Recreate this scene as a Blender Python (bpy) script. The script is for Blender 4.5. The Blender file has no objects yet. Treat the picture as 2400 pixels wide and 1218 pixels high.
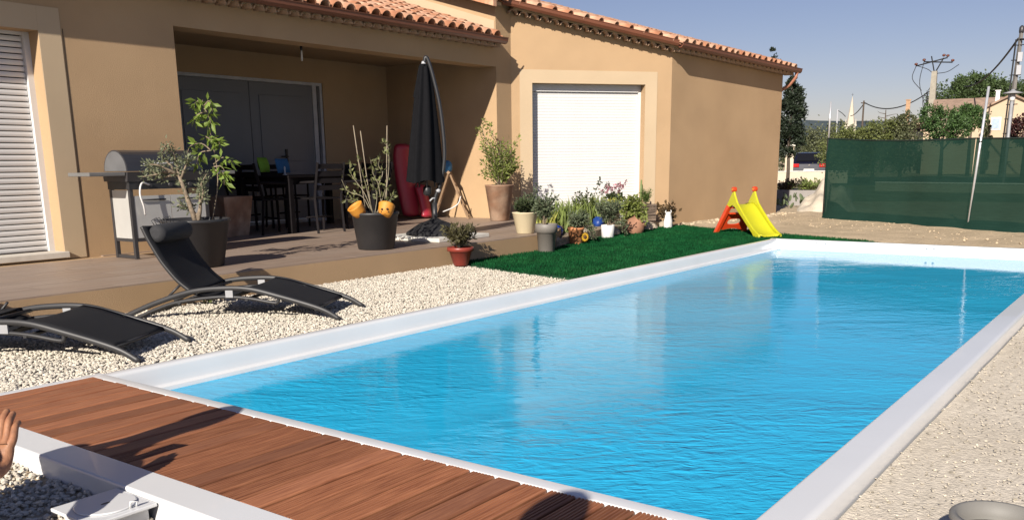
import bpy, math, random
import numpy as np
from mathutils import Matrix, Vector

SC = bpy.context.scene
COL = SC.collection
rnd = random.Random(11)
rng = np.random.default_rng(11)
R = math.radians

# ------------------------------------------------------------------ camera
def make_camera():
    pit, yaw, roll = R(12.70), R(36.67), R(-0.70)
    fw = Vector((math.cos(yaw)*math.cos(pit), math.sin(yaw)*math.cos(pit), -math.sin(pit)))
    r = Vector((math.sin(yaw), -math.cos(yaw), 0)); u = r.cross(fw)
    c, s = math.cos(roll), math.sin(roll)
    r, u = c*r + s*u, -s*r + c*u
    cd = bpy.data.cameras.new('camera'); co = bpy.data.objects.new('camera', cd); COL.objects.link(co)
    cd.sensor_fit = 'HORIZONTAL'; cd.sensor_width = 36
    cd.lens = 2084*36/2400; cd.shift_y = 243/2400
    cd.clip_start = 0.05; cd.clip_end = 20000
    co.matrix_world = Matrix(((r.x, u.x, -fw.x, 0), (r.y, u.y, -fw.y, 0), (r.z, u.z, -fw.z, 1.08), (0, 0, 0, 1)))
    SC.camera = co
make_camera()

# ------------------------------------------------------------------ sky, sun, exposure
SUN_AZ, SUN_EL = R(15.5), R(27.5)          # light travels towards +X, swung SUN_AZ towards +Y
TO_SUN = Vector((-math.cos(SUN_AZ)*math.cos(SUN_EL), -math.sin(SUN_AZ)*math.cos(SUN_EL), math.sin(SUN_EL)))
world = bpy.data.worlds.new('World'); SC.world = world; world.use_nodes = True
wn = world.node_tree.nodes; wl = world.node_tree.links; wn.clear()
sky = wn.new('ShaderNodeTexSky'); sky.sky_type = 'NISHITA'; sky.sun_disc = False
sky.sun_elevation = SUN_EL; sky.sun_rotation = math.atan2(TO_SUN.x, TO_SUN.y)
sky.altitude = 100; sky.air_density = 1.0; sky.dust_density = 0.35; sky.ozone_density = 1.2
bg = wn.new('ShaderNodeBackground'); bg.inputs['Strength'].default_value = 0.05
wo = wn.new('ShaderNodeOutputWorld')
tint = wn.new('ShaderNodeVectorMath'); tint.operation = 'MULTIPLY'; tint.inputs[1].default_value = (.99, .88, 1.05)   # hazy lilac air, same everywhere
wl.new(sky.outputs[0], tint.inputs[0]); wl.new(tint.outputs[0], bg.inputs['Color']); wl.new(bg.outputs[0], wo.inputs['Surface'])
sd = bpy.data.lights.new('sun', 'SUN'); sd.energy = 5.0; sd.angle = R(0.53); sd.color = (1.0, 0.93, 0.82)
so = bpy.data.objects.new('sun', sd); COL.objects.link(so)
so.rotation_euler = (-TO_SUN).to_track_quat('-Z', 'Y').to_euler(); so.location = (0, 0, 30)
SC.view_settings.view_transform = 'Standard'; SC.view_settings.look = 'None'
SC.view_settings.exposure = 0.47; SC.view_settings.gamma = 1.0; SC.view_settings.use_curve_mapping = False
SC.render.engine = 'CYCLES'
SC.cycles.use_denoising = True
SC.cycles.max_bounces = 8; SC.cycles.diffuse_bounces = 1; SC.cycles.transparent_max_bounces = 24
SC.cycles.sample_clamp_indirect = 6

# ------------------------------------------------------------------ helpers: materials
def hexlin(r, g, b):
    f = lambda c: ((c/255+0.055)/1.055)**2.4 if c > 10 else c/255/12.92
    return (f(r), f(g), f(b))
MATS = {}
def mat(name, col, rough=0.6, var=0.15, scale=6.0, bump=0.0, bscale=60.0, metal=0.0, spec=0.5, stretch=None,
        island=0.0, coat=0.0, trans=None, detail=6.0, col2=None, c2scale=1.5, c2amt=0.5, sheen=0.0):
    """principled with noise colour variation, optional second colour patches, per-island variation, bump"""
    if name in MATS: return MATS[name]
    m = bpy.data.materials.new(name); m.use_nodes = True
    nt = m.node_tree; N = nt.nodes; L = nt.links
    p = N['Principled BSDF']
    p.inputs['Roughness'].default_value = rough; p.inputs['Metallic'].default_value = metal
    p.inputs['Specular IOR Level'].default_value = spec; p.inputs['Coat Weight'].default_value = coat
    tc = N.new('ShaderNodeTexCoord'); src = tc.outputs['Object']
    if stretch:
        mp = N.new('ShaderNodeMapping'); mp.inputs['Scale'].default_value = stretch
        L.new(src, mp.inputs['Vector']); src = mp.outputs['Vector']
    no = N.new('ShaderNodeTexNoise'); no.inputs['Scale'].default_value = scale; no.inputs['Detail'].default_value = detail
    L.new(src, no.inputs['Vector'])
    hs = N.new('ShaderNodeMapRange'); hs.inputs['From Min'].default_value = 0.3; hs.inputs['From Max'].default_value = 0.7
    hs.inputs['To Min'].default_value = 1-var; hs.inputs['To Max'].default_value = 1+var
    L.new(no.outputs['Fac'], hs.inputs['Value'])
    base = N.new('ShaderNodeRGB'); base.outputs[0].default_value = (*col, 1)
    cur = base.outputs[0]
    if col2:
        n2 = N.new('ShaderNodeTexNoise'); n2.inputs['Scale'].default_value = c2scale; n2.inputs['Detail'].default_value = 5
        L.new(src, n2.inputs['Vector'])
        mr = N.new('ShaderNodeMapRange'); mr.inputs['From Min'].default_value = 0.42; mr.inputs['From Max'].default_value = 0.62
        mr.inputs['To Max'].default_value = c2amt
        L.new(n2.outputs['Fac'], mr.inputs['Value'])
        mx = N.new('ShaderNodeMix'); mx.data_type = 'RGBA'
        L.new(mr.outputs[0], mx.inputs['Factor']); L.new(cur, mx.inputs['A']); mx.inputs['B'].default_value = (*col2, 1)
        cur = mx.outputs['Result']
    vm = N.new('ShaderNodeVectorMath'); vm.operation = 'SCALE'
    L.new(cur, vm.inputs[0]); L.new(hs.outputs[0], vm.inputs['Scale']); cur = vm.outputs[0]
    if island:
        ge = N.new('ShaderNodeNewGeometry')
        mr = N.new('ShaderNodeMapRange'); mr.inputs['To Min'].default_value = 1-island; mr.inputs['To Max'].default_value = 1+island
        L.new(ge.outputs['Random Per Island'], mr.inputs['Value'])
        v2 = N.new('ShaderNodeVectorMath'); v2.operation = 'SCALE'
        L.new(cur, v2.inputs[0]); L.new(mr.outputs[0], v2.inputs['Scale']); cur = v2.outputs[0]
    L.new(cur, p.inputs['Base Color'])
    if bump:
        nb = N.new('ShaderNodeTexNoise'); nb.inputs['Scale'].default_value = bscale; nb.inputs['Detail'].default_value = 8
        L.new(src, nb.inputs['Vector'])
        b = N.new('ShaderNodeBump'); b.inputs['Strength'].default_value = 1.0; b.inputs['Distance'].default_value = bump
        L.new(nb.outputs['Fac'], b.inputs['Height']); L.new(b.outputs[0], p.inputs['Normal'])
    if trans:                                   # thin leaf: light passes through
        t = N.new('ShaderNodeBsdfTranslucent'); L.new(cur, t.inputs['Color'])
        ms = N.new('ShaderNodeMixShader'); ms.inputs['Fac'].default_value = trans
        out = N['Material Output']
        L.new(p.outputs[0], ms.inputs[1]); L.new(t.outputs[0], ms.inputs[2]); L.new(ms.outputs[0], out.inputs['Surface'])
    MATS[name] = m
    return m

# ------------------------------------------------------------------ helpers: objects
def tag(o, label=None, cat=None, group=None, kind=None):
    if label: o['label'] = label
    if cat: o['category'] = cat
    if group: o['group'] = group
    if kind: o['kind'] = kind
    return o
def thing(name, label, cat, loc=(0, 0, 0), rz=0.0, group=None):
    o = bpy.data.objects.new(name, None); COL.objects.link(o)
    o.location = loc; o.rotation_euler = (0, 0, rz); o.empty_display_size = 0.1
    return tag(o, label, cat, group)
def link(name, me, parent=None, loc=(0, 0, 0), rot=None):
    o = bpy.data.objects.new(name, me); COL.objects.link(o); o.location = loc
    if rot is not None: o.rotation_euler = rot
    if parent is not None: o.parent = parent
    return o
def copy_tree(o, parent=None):
    c = o.copy(); COL.objects.link(c); c.parent = parent
    for ch in list(o.children): copy_tree(ch, c)
    return c
def mesh_np(name, V, F, m, smooth=False):
    V = np.asarray(V, np.float32).reshape(-1, 3); F = np.asarray(F, np.int32)
    me = bpy.data.meshes.new(name)
    n, k = F.shape
    me.vertices.add(len(V)); me.vertices.foreach_set('co', V.ravel())
    me.loops.add(n*k); me.loops.foreach_set('vertex_index', F.ravel())
    me.polygons.add(n); me.polygons.foreach_set('loop_start', np.arange(0, n*k, k, dtype=np.int32))
    try: me.polygons.foreach_set('loop_total', np.full(n, k, np.int32))
    except Exception: pass
    me.materials.append(m)
    me.polygons.foreach_set('use_smooth', np.full(n, smooth))
    me.update(calc_edges=True); me.validate()
    return me
class MB:
    def __init__(s): s.v = []; s.f = []; s.sm = []
    def add(s, V, F, smooth=False):
        o = len(s.v); s.v += [tuple(map(float, p)) for p in V]
        for f in F: s.f.append(tuple(o+i for i in f)); s.sm.append(smooth)
        return s
    def box(s, x0, x1, y0, y1, z0, z1):
        V = [(x0,y0,z0),(x1,y0,z0),(x1,y1,z0),(x0,y1,z0),(x0,y0,z1),(x1,y0,z1),(x1,y1,z1),(x0,y1,z1)]
        return s.add(V, [(0,3,2,1),(4,5,6,7),(0,1,5,4),(1,2,6,5),(2,3,7,6),(3,0,4,7)])
    def obox(s, o, ax, ay, az):
        """box from corner o spanned by three vectors"""
        o, ax, ay, az = map(Vector, (o, ax, ay, az))
        V = [o, o+ax, o+ax+ay, o+ay, o+az, o+ax+az, o+ax+ay+az, o+ay+az]
        return s.add(V, [(0,3,2,1),(4,5,6,7),(0,1,5,4),(1,2,6,5),(2,3,7,6),(3,0,4,7)])
    def prism(s, poly, z0, z1, ztop=None):
        """vertical prism over a 2D polygon (counter-clockwise); ztop optional per-vertex tops"""
        n = len(poly)
        V = [(x, y, z0) for x, y in poly] + [(x, y, (ztop[i] if ztop else z1)) for i, (x, y) in enumerate(poly)]
        F = [tuple(range(n-1, -1, -1)), tuple(range(n, 2*n))] + [(i, (i+1) % n, n+(i+1) % n, n+i) for i in range(n)]
        return s.add(V, F)
    def extr(s, poly3, vec, smooth=False):
        n = len(poly3); vec = Vector(vec)
        V = [Vector(p) for p in poly3] + [Vector(p)+vec for p in poly3]
        F = [tuple(range(n-1, -1, -1)), tuple(range(n, 2*n))] + [(i, (i+1) % n, n+(i+1) % n, n+i) for i in range(n)]
        return s.add(V, F, smooth)
    def tube(s, path, rad, seg=8, flat=1.0, caps=True, smooth=True):
        P = [Vector(p) for p in path]; n = len(P)
        rads = rad if hasattr(rad, '__len__') else [rad]*n
        V = []; F = []
        prev = None
        for i in range(n):
            t = (P[min(i+1, n-1)]-P[max(i-1, 0)])
            t = t.normalized() if t.length > 1e-9 else Vector((0, 0, 1))
            a = prev if prev is not None else (Vector((0, 0, 1)) if abs(t.z) < 0.9 else Vector((1, 0, 0)))
            a = (a - t*a.dot(t)); a = a.normalized() if a.length > 1e-6 else t.orthogonal().normalized()
            b = t.cross(a); prev = a
            for k in range(seg):
                w = 2*math.pi*k/seg
                V.append(P[i] + a*math.cos(w)*rads[i] + b*math.sin(w)*rads[i]*flat)
        for i in range(n-1):
            for k in range(seg):
                k2 = (k+1) % seg
                F.append((i*seg+k, i*seg+k2, (i+1)*seg+k2, (i+1)*seg+k))
        s.add(V, F, smooth)
        if caps:
            o = len(s.v)-n*seg
            s.f.append(tuple(o+k for k in range(seg-1, -1, -1))); s.sm.append(False)
            s.f.append(tuple(o+(n-1)*seg+k for k in range(seg))); s.sm.append(False)
        return s
    def lathe(s, prof, c=(0, 0, 0), seg=24, smooth=True, cap0=True, cap1=True, sx=1, sy=1):
        n = len(prof); V = []; F = []
        for r_, z in prof:
            for k in range(seg):
                w = 2*math.pi*k/seg
                V.append((c[0]+r_*math.cos(w)*sx, c[1]+r_*math.sin(w)*sy, c[2]+z))
        for i in range(n-1):
            for k in range(seg):
                k2 = (k+1) % seg
                F.append((i*seg+k, i*seg+k2, (i+1)*seg+k2, (i+1)*seg+k))
        s.add(V, F, smooth); o = len(s.v)-n*seg
        if cap0: s.f.append(tuple(o+k for k in range(seg-1, -1, -1))); s.sm.append(False)
        if cap1: s.f.append(tuple(o+(n-1)*seg+k for k in range(seg))); s.sm.append(False)
        return s
    def ball(s, c, r_, su=10, sv=7, sq=(1, 1, 1), jit=0.0):
        prof = []
        V = [(c[0], c[1], c[2]-r_*sq[2])]; F = []
        for j in range(1, sv):
            a = math.pi*j/sv
            for k in range(su):
                w = 2*math.pi*k/su; q = r_*(1+jit*(rnd.random()-.5)*2)
                V.append((c[0]+q*math.sin(a)*math.cos(w)*sq[0], c[1]+q*math.sin(a)*math.sin(w)*sq[1], c[2]-q*math.cos(a)*sq[2]))
        V.append((c[0], c[1], c[2]+r_*sq[2])); top = len(V)-1
        for k in range(su):
            k2 = (k+1) % su
            F.append((0, 1+k2, 1+k)); F.append((top, 1+(sv-2)*su+k, 1+(sv-2)*su+k2))
            for j in range(sv-2): F.append((1+j*su+k, 1+j*su+k2, 1+(j+1)*su+k2, 1+(j+1)*su+k))
        return s.add(V, F, True)
    def mesh(s, name, m):
        me = bpy.data.meshes.new(name); me.from_pydata(s.v, [], s.f); me.materials.append(m)
        me.polygons.foreach_set('use_smooth', s.sm); me.update()
        return me
    def build(s, name, m, parent=None, loc=(0, 0, 0), bevel=0.0, rot=None):
        me = s.mesh(name, m); o = link(name, me, parent, loc, rot)
        if bevel:
            b = o.modifiers.new('bevel', 'BEVEL'); b.width = bevel; b.segments = 2; b.limit_method = 'ANGLE'; b.angle_limit = R(40)
        return o
def struct(name, mb, m, kind='structure', **k):
    return tag(mb.build(name, m, **k), kind=kind)
def icos():
    t = (1+5**.5)/2
    V = np.array([(-1,t,0),(1,t,0),(-1,-t,0),(1,-t,0),(0,-1,t),(0,1,t),(0,-1,-t),(0,1,-t),(t,0,-1),(t,0,1),(-t,0,-1),(-t,0,1)], float)
    V /= np.linalg.norm(V[0])
    F = np.array([(0,11,5),(0,5,1),(0,1,7),(0,7,10),(0,10,11),(1,5,9),(5,11,4),(11,10,2),(10,7,6),(7,1,8),(3,9,4),(3,4,2),(3,2,6),(3,6,8),(3,8,9),(4,9,5),(2,4,11),(6,2,10),(8,6,7),(9,8,1)])
    return V, F
def stones(P, r, flat=0.7, jit=0.28):
    """many jittered low-poly stones; P (n,3) centres, r (n,) radii"""
    V0, F0 = icos(); n = len(P)
    V = V0[None]*(1+rng.uniform(-jit, jit, (n, 12, 1)))
    V = V*(r[:, None, None]*np.stack([rng.uniform(.8, 1.3, n), rng.uniform(.7, 1.05, n), rng.uniform(flat*.8, flat*1.2, n)], 1)[:, None, :])
    a = rng.uniform(0, 2*np.pi, n); b = rng.uniform(-.6, .6, n)
    y = V[:, :, 1]*np.cos(b)[:, None]-V[:, :, 2]*np.sin(b)[:, None]; z = V[:, :, 1]*np.sin(b)[:, None]+V[:, :, 2]*np.cos(b)[:, None]
    x = V[:, :, 0]
    X = x*np.cos(a)[:, None]-y*np.sin(a)[:, None]; Y = x*np.sin(a)[:, None]+y*np.cos(a)[:, None]
    V = np.stack([X, Y, z], 2)+P[:, None, :]
    F = F0[None]+(np.arange(n)*12)[:, None, None]
    return V.reshape(-1, 3), F.reshape(-1, 3)
def leaves(P, D, size, width, fold=0.25):
    """leaf quads: P (n,3) bases, D (n,3) directions"""
    P = np.asarray(P, float); D = np.asarray(D, float); n = len(P)
    D = D/np.maximum(np.linalg.norm(D, axis=1, keepdims=True), 1e-6)
    S = np.cross(D, rng.normal(size=(n, 3))); S /= np.maximum(np.linalg.norm(S, axis=1, keepdims=True), 1e-6)
    U = np.cross(S, D)
    s = size*rng.uniform(.65, 1.25, (n, 1)); w = s*width
    V = np.stack([P, P+D*s*.45+S*w+U*w*fold, P+D*s, P+D*s*.45-S*w+U*w*fold], 1)
    F = np.arange(n*4).reshape(n, 4)
    return V.reshape(-1, 3), F
def in_poly(P, poly):
    x, y = P[:, 0], P[:, 1]; c = np.zeros(len(P), bool); j = len(poly)-1
    for i in range(len(poly)):
        xi, yi = poly[i]; xj, yj = poly[j]
        c ^= ((yi > y) != (yj > y)) & (x < (xj-xi)*(y-yi)/((yj-yi) or 1e-9)+xi)
        j = i
    return c
def scatter(poly, n):
    p = np.array(poly); lo, hi = p.min(0), p.max(0)
    area = 0.5*abs(sum(poly[i-1][0]*poly[i][1]-poly[i][0]*poly[i-1][1] for i in range(len(poly))))
    k = int(n*1.0*(hi-lo).prod()/area)
    Q = rng.uniform(lo, hi, (k, 2))
    return Q[in_poly(Q, poly)]

# ================================================================== materials
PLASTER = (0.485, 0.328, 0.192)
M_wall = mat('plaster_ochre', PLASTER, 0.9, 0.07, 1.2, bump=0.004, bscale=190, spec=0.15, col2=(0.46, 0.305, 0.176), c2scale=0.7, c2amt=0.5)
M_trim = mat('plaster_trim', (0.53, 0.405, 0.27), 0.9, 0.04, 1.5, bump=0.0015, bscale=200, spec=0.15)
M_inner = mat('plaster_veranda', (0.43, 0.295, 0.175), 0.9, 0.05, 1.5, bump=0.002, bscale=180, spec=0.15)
M_white = mat('white_gelcoat', (0.76, 0.76, 0.765), 0.22, 0.03, 2.0, spec=0.5, coat=0.2)
M_pvc = mat('white_pvc', (0.70, 0.68, 0.665), 0.35, 0.03, 3.0)
M_alu_grey = mat('grey_frame', (0.42, 0.42, 0.44), 0.4, 0.05, 3.0)
M_tile = mat('terracotta_roof', (0.52, 0.235, 0.135), 0.85, 0.25, 14, bump=0.003, bscale=60, spec=0.2, col2=(0.62, 0.42, 0.28), c2scale=3.0, c2amt=0.7)
M_gutter = mat('brown_gutter', (0.17, 0.062, 0.035), 0.35, 0.08, 4, spec=0.5)
M_terr = mat('terrace_tile', (0.34, 0.245, 0.185), 0.55, 0.2, 5.0, stretch=(0.35, 3.0, 1), bump=0.0008, bscale=40, col2=(0.27, 0.20, 0.16), c2scale=1.2, c2amt=0.6)
M_soil = mat('sandy_soil', (0.51, 0.40, 0.27), 0.95, 0.16, 2.2, bump=0.02, bscale=16, spec=0.1, col2=(0.44, 0.345, 0.23), c2scale=0.5, c2amt=0.6, detail=12)
M_grav = mat('gravel_stone', (0.62, 0.56, 0.47), 0.9, 0.08, 30, spec=0.15, island=0.2)
M_grav2 = mat('compacted_gravel', (0.70, 0.62, 0.51), 0.95, 0.16, 40, bump=0.007, bscale=90, spec=0.1, col2=(0.60, 0.52, 0.41), c2scale=0.9, c2amt=0.6, detail=12)
M_turf = mat('artificial_turf', (0.008, 0.075, 0.024), 0.9, 0.35, 7, spec=0.08, col2=(0.016, 0.10, 0.03), c2scale=1.2, c2amt=.6, island=0.5, trans=0.2)
M_turfbase = mat('turf_backing', (0.008, 0.055, 0.02), 0.9, 0.3, 30)
M_black = mat('black_plastic', (0.022, 0.022, 0.024), 0.45, 0.1, 5)
M_charcoal = mat('charcoal_metal', (0.055, 0.052, 0.055), 0.4, 0.1, 6, metal=0.3)
M_soilpot = mat('potting_soil', (0.06, 0.045, 0.03), 0.95, 0.4, 40, bump=0.01, bscale=50)
M_bark = mat('olive_bark', (0.22, 0.17, 0.12), 0.9, 0.3, 30, bump=0.004, bscale=60)
M_barkd = mat('dark_bark', (0.08, 0.06, 0.045), 0.9, 0.3, 10, bump=0.004, bscale=60)

# ================================================================== ground with the pool's hole
PX0, PX1, PY0, PY1 = 1.46, 11.72, 0.745, 4.335          # outer pool outline
def ground():
    xs = np.unique(np.concatenate([np.linspace(-4, 24, 141), [PX0, PX1], [-4000, -1200, -300, -80, -25, -10, 30, 40, 55, 80, 130, 300, 1200, 4000]]))
    ys = np.unique(np.concatenate([np.linspace(-6, 16, 111), [PY0, PY1], [-4000, -1200, -300, -80, -25, -12, 22, 30, 50, 80, 130, 300, 1200, 4000]]))
    X, Y = np.meshgrid(xs, ys, indexing='ij')
    Z = np.full(X.shape, -0.02)
    far = (X > 12.6) & (X < 23) & (Y < 7.1) & (Y > -5)
    Z[far] += rng.uniform(-0.012, 0.02, far.sum())
    bank = np.clip((X-12.3)/1.5, 0, 1)*np.clip((24-X)/3, 0, 1)*np.clip((9-Y)/2, 0, 1)*np.clip((Y+6)/3, 0, 1)
    Z += bank*0.03
    n1, n2 = X.shape
    idx = np.arange(n1*n2).reshape(n1, n2)
    cx = (xs[:-1]+xs[1:])/2; cy = (ys[:-1]+ys[1:])/2
    CX, CY = np.meshgrid(cx, cy, indexing='ij')
    keep = ~((CX > PX0) & (CX < PX1) & (CY > PY0) & (CY < PY1))
    F = np.stack([idx[:-1, :-1], idx[1:, :-1], idx[1:, 1:], idx[:-1, 1:]], -1)[keep]
    me = mesh_np('ground', np.stack([X, Y, Z], -1), F, M_soil, True)
    tag(link('ground', me), kind='structure')
ground()

# gravel between pool and terrace, round the deck, and right of the pool
def gravel():
    left = [(.7, 4.35), (6.95, 4.35), (7.35, 5.9), (7.5, 6.34), (1.3, 6.34)]
    front = [(0.2, 0.9), (1.45, 0.9), (1.45, 4.5), (0.2, 4.5)]
    P = []; rr = []
    Q = scatter(left, 84000)
    k = rng.integers(0, len(Q), 500); e = rng.random(500); Q = np.concatenate([Q, np.c_[7.0+e*.45+np.abs(rng.normal(0, .22, 500)), 4.37+e*1.9]])
    d = np.clip(1.4-Q[:, 0]*0.09, .7, 1.2)
    P.append(np.c_[Q, rng.uniform(-.012, .008, len(Q))]); rr.append(rng.uniform(.0048, .0108, len(Q))*d)
    Q = scatter(front, 20000)
    P.append(np.c_[Q, rng.uniform(-.026, -.004, len(Q))]); rr.append(rng.uniform(.006, .0125, len(Q)))
    P = np.concatenate(P); rr = np.concatenate(rr)
    V, F = stones(P, rr)
    tag(link('gravel', mesh_np('gravel', V, F, M_grav)), 'cream crushed limestone gravel between pool and terrace', 'gravel', kind='stuff')
    right = [(1.9, 0.735), (10.5, 0.735), (10.5, -2.2), (1.9, -2.2)]
    Q = scatter(right, 20000)
    keep = rng.random(len(Q)) < np.clip(1.25-(Q[:, 0]-2)*.13, .15, 1); Q = Q[keep]
    V, F = stones(np.c_[Q, rng.uniform(-.004, .002, len(Q))], rng.uniform(.0025, .006, len(Q)), flat=.5)
    tag(link('gravel', mesh_np('gravel', V, F, mat('gravel_chip', (.52, .46, .37), .95, .1, 20, spec=.1, island=.45))), 'pale fine gravel chips along the right pool edge', 'gravel', kind='stuff')
    mb = MB()                                    # compacted sheet under them
    n = 40; xs = np.linspace(0.5, 12.0, n); ys = np.linspace(-5.5, PY0-0.012, 24)
    V = [(x, y, -0.008+rnd.uniform(-.003, .003)) for x in xs for y in ys]
    F = [(i*24+j, (i+1)*24+j, (i+1)*24+j+1, i*24+j+1) for i in range(n-1) for j in range(23)]
    mb.add(V, F, True); struct('gravel_path', mb, M_grav2)
gravel()

# artificial turf
TURF = [(7.05, 4.36), (11.6, 4.36), (11.74, 4.36), (11.78, 2.9), (12.35, 3.3), (13.0, 4.85), (13.45, 5.4), (13.5, 6.1), (13.95, 6.75), (13.3, 6.85), (11.5, 6.75), (9.6, 6.42), (9.5, 6.315), (7.55, 6.315), (7.38, 5.9), (7.15, 5.2)]
def turf():
    mb = MB(); mb.prism(TURF, -0.015, 0.012); struct('lawn', mb, M_turfbase)
    Q = scatter(TURF, 85000); n = len(Q)
    D = np.c_[rng.normal(0, .45, (n, 2)), np.ones(n)]
    V, F = leaves(np.c_[Q, np.full(n, .01)], D, 0.034, 0.09)
    tag(link('turf', mesh_np('turf', V, F, M_turf)), 'dark green artificial grass beside the pool', 'grass', kind='stuff')
turf()

# ================================================================== pool
ZC = 0.06; ZW = -0.07
IX0, IX1, IY0, IY1 = 2.46, 11.60, 0.90, 4.19        # water outline
def pool():
    root = thing('swimming_pool', 'white shelled rectangular swimming pool with rounded coping', 'pool', (PX0, PY0, 0))
    ox, oy = PX0, PY0
    def W(mb): mb.v = [(x-ox, y-oy, z) for x, y, z in mb.v]; return mb
    # profiles swept along the sides: list of (inward offset from outer edge, z)
    def sweep(prof, a, b, inn, smooth=True):
        mb = MB(); a, b, inn = Vector(a), Vector(b), Vector(inn); n = len(prof)
        V = [a+inn*o+Vector((0, 0, z)) for o, z in prof]+[b+inn*o+Vector((0, 0, z)) for o, z in prof]
        mb.add(V, [(i, i+1, n+i+1, n+i) for i in range(n-1)], smooth); return mb
    right = [(-.012, -.12), (-.004, .0), (.006, .044), (.012, .052), (.022, .057), (.034, .0585), (.132, .060), (.139, .058), (.1435, .053), (.146, .045), (.148, -.10), (.155, -1.5)]
    left = [(-.002, -.1), (0, .035), (.008, .05), (.02, .058), (.04, .060), (.07, .059), (.085, .053), (.095, .04), (.105, .0), (.115, -.035), (.12, -.043), (.135, -.047), (.146, -.052), (.15, -.09), (.16, -1.5)]
    far = [(0, -.1), (.003, .05), (.012, .058), (.03, .060), (.085, .060), (.1, .057), (.108, .045), (.112, .01), (.113, -.02), (.12, -.1), (.125, -1.5)]
    a = sweep(right, (2.2, PY0, 0), (PX1, PY0, 0), (0, 1, 0)); a.f = [f[::-1] for f in a.f]
    W(a).build('coping', M_white, root)
    b = sweep(left, (2.2, PY1, 0), (PX1, PY1, 0), (0, -1, 0)); W(b).build('coping', M_white, root)
    c = sweep(far, (PX1, PY0, 0), (PX1, PY1, 0), (-1, 0, 0)); c.f = [f[::-1] for f in c.f]; W(c).build('coping', M_white, root)
    # near end: rim behind the deck, then a shelf down to the water
    near = [(2.228, -.1), (2.229, .055), (2.235, .060), (2.29, .060), (2.302, .055), (2.308, .045), (2.318, -.02), (2.33, -.034), (2.36, -.040), (2.445, -.046), (2.455, -.055), (2.46, -.09), (2.47, -1.5)]
    d = sweep([(o-PX0, z) for o, z in near], (PX0, PY0+.05, 0), (PX0, PY1-.05, 0), (1, 0, 0))
    W(d).build('rim', M_white, root)
    # basin floor with a bench step at the near end
    e = MB(); e.add([(IX0, IY0-.05, -1.35), (IX1+.2, IY0-.05, -1.45), (IX1+.2, IY1+.2, -1.45), (IX0, IY1+.2, -1.35)], [(0, 1, 2, 3)])
    W(e).build('basin_floor', M_white, root)
    # surround of the deck: left strip, ledge and the fold down to the gravel
    g = MB()
    prof = [(1.450, -.14), (1.455, .052), (1.458, .058), (1.464, .060), (1.586, .062), (1.588, .02)]
    n = len(prof)
    V = [(x, 0.5, z) for x, z in prof]+[(x, 4.335, z) for x, z in prof]
    g.add(V, [(i+1, i, n+i, n+i+1) for i in range(n-1)], False)
    W(g).build('deck_ledge', M_white, root)
    h = MB(); h.box(1.45, 2.30, 4.289, 4.34, -.1, .0605); W(h).build('deck_border', M_white, root, bevel=0.006)
    h = MB(); h.box(1.588, 2.228, 0.62, 4.289, -.12, .012); W(h).build('deck_gap_shade', M_black, root)  # sheet under the boards, coloured black to paint shade into their gaps
    # small return fittings on the far wall
    for (y, z) in ((3.72, .03), (3.60, .03), (2.39, .02), (2.31, .02)):
        k = MB(); k.lathe([(.012, 0), (.012, .006), (.006, .008)], seg=10)
        W(MB()); o = k.build('screw_cap', M_alu_grey, root, (11.604-ox, y-oy, z), rot=(0, R(-90), 0))
    for ob in root.children:
        if ob.name.startswith(('coping', 'rim')): ob.modifiers.new('wn', 'WEIGHTED_NORMAL').keep_sharp = False
    return root
pool()

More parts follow.
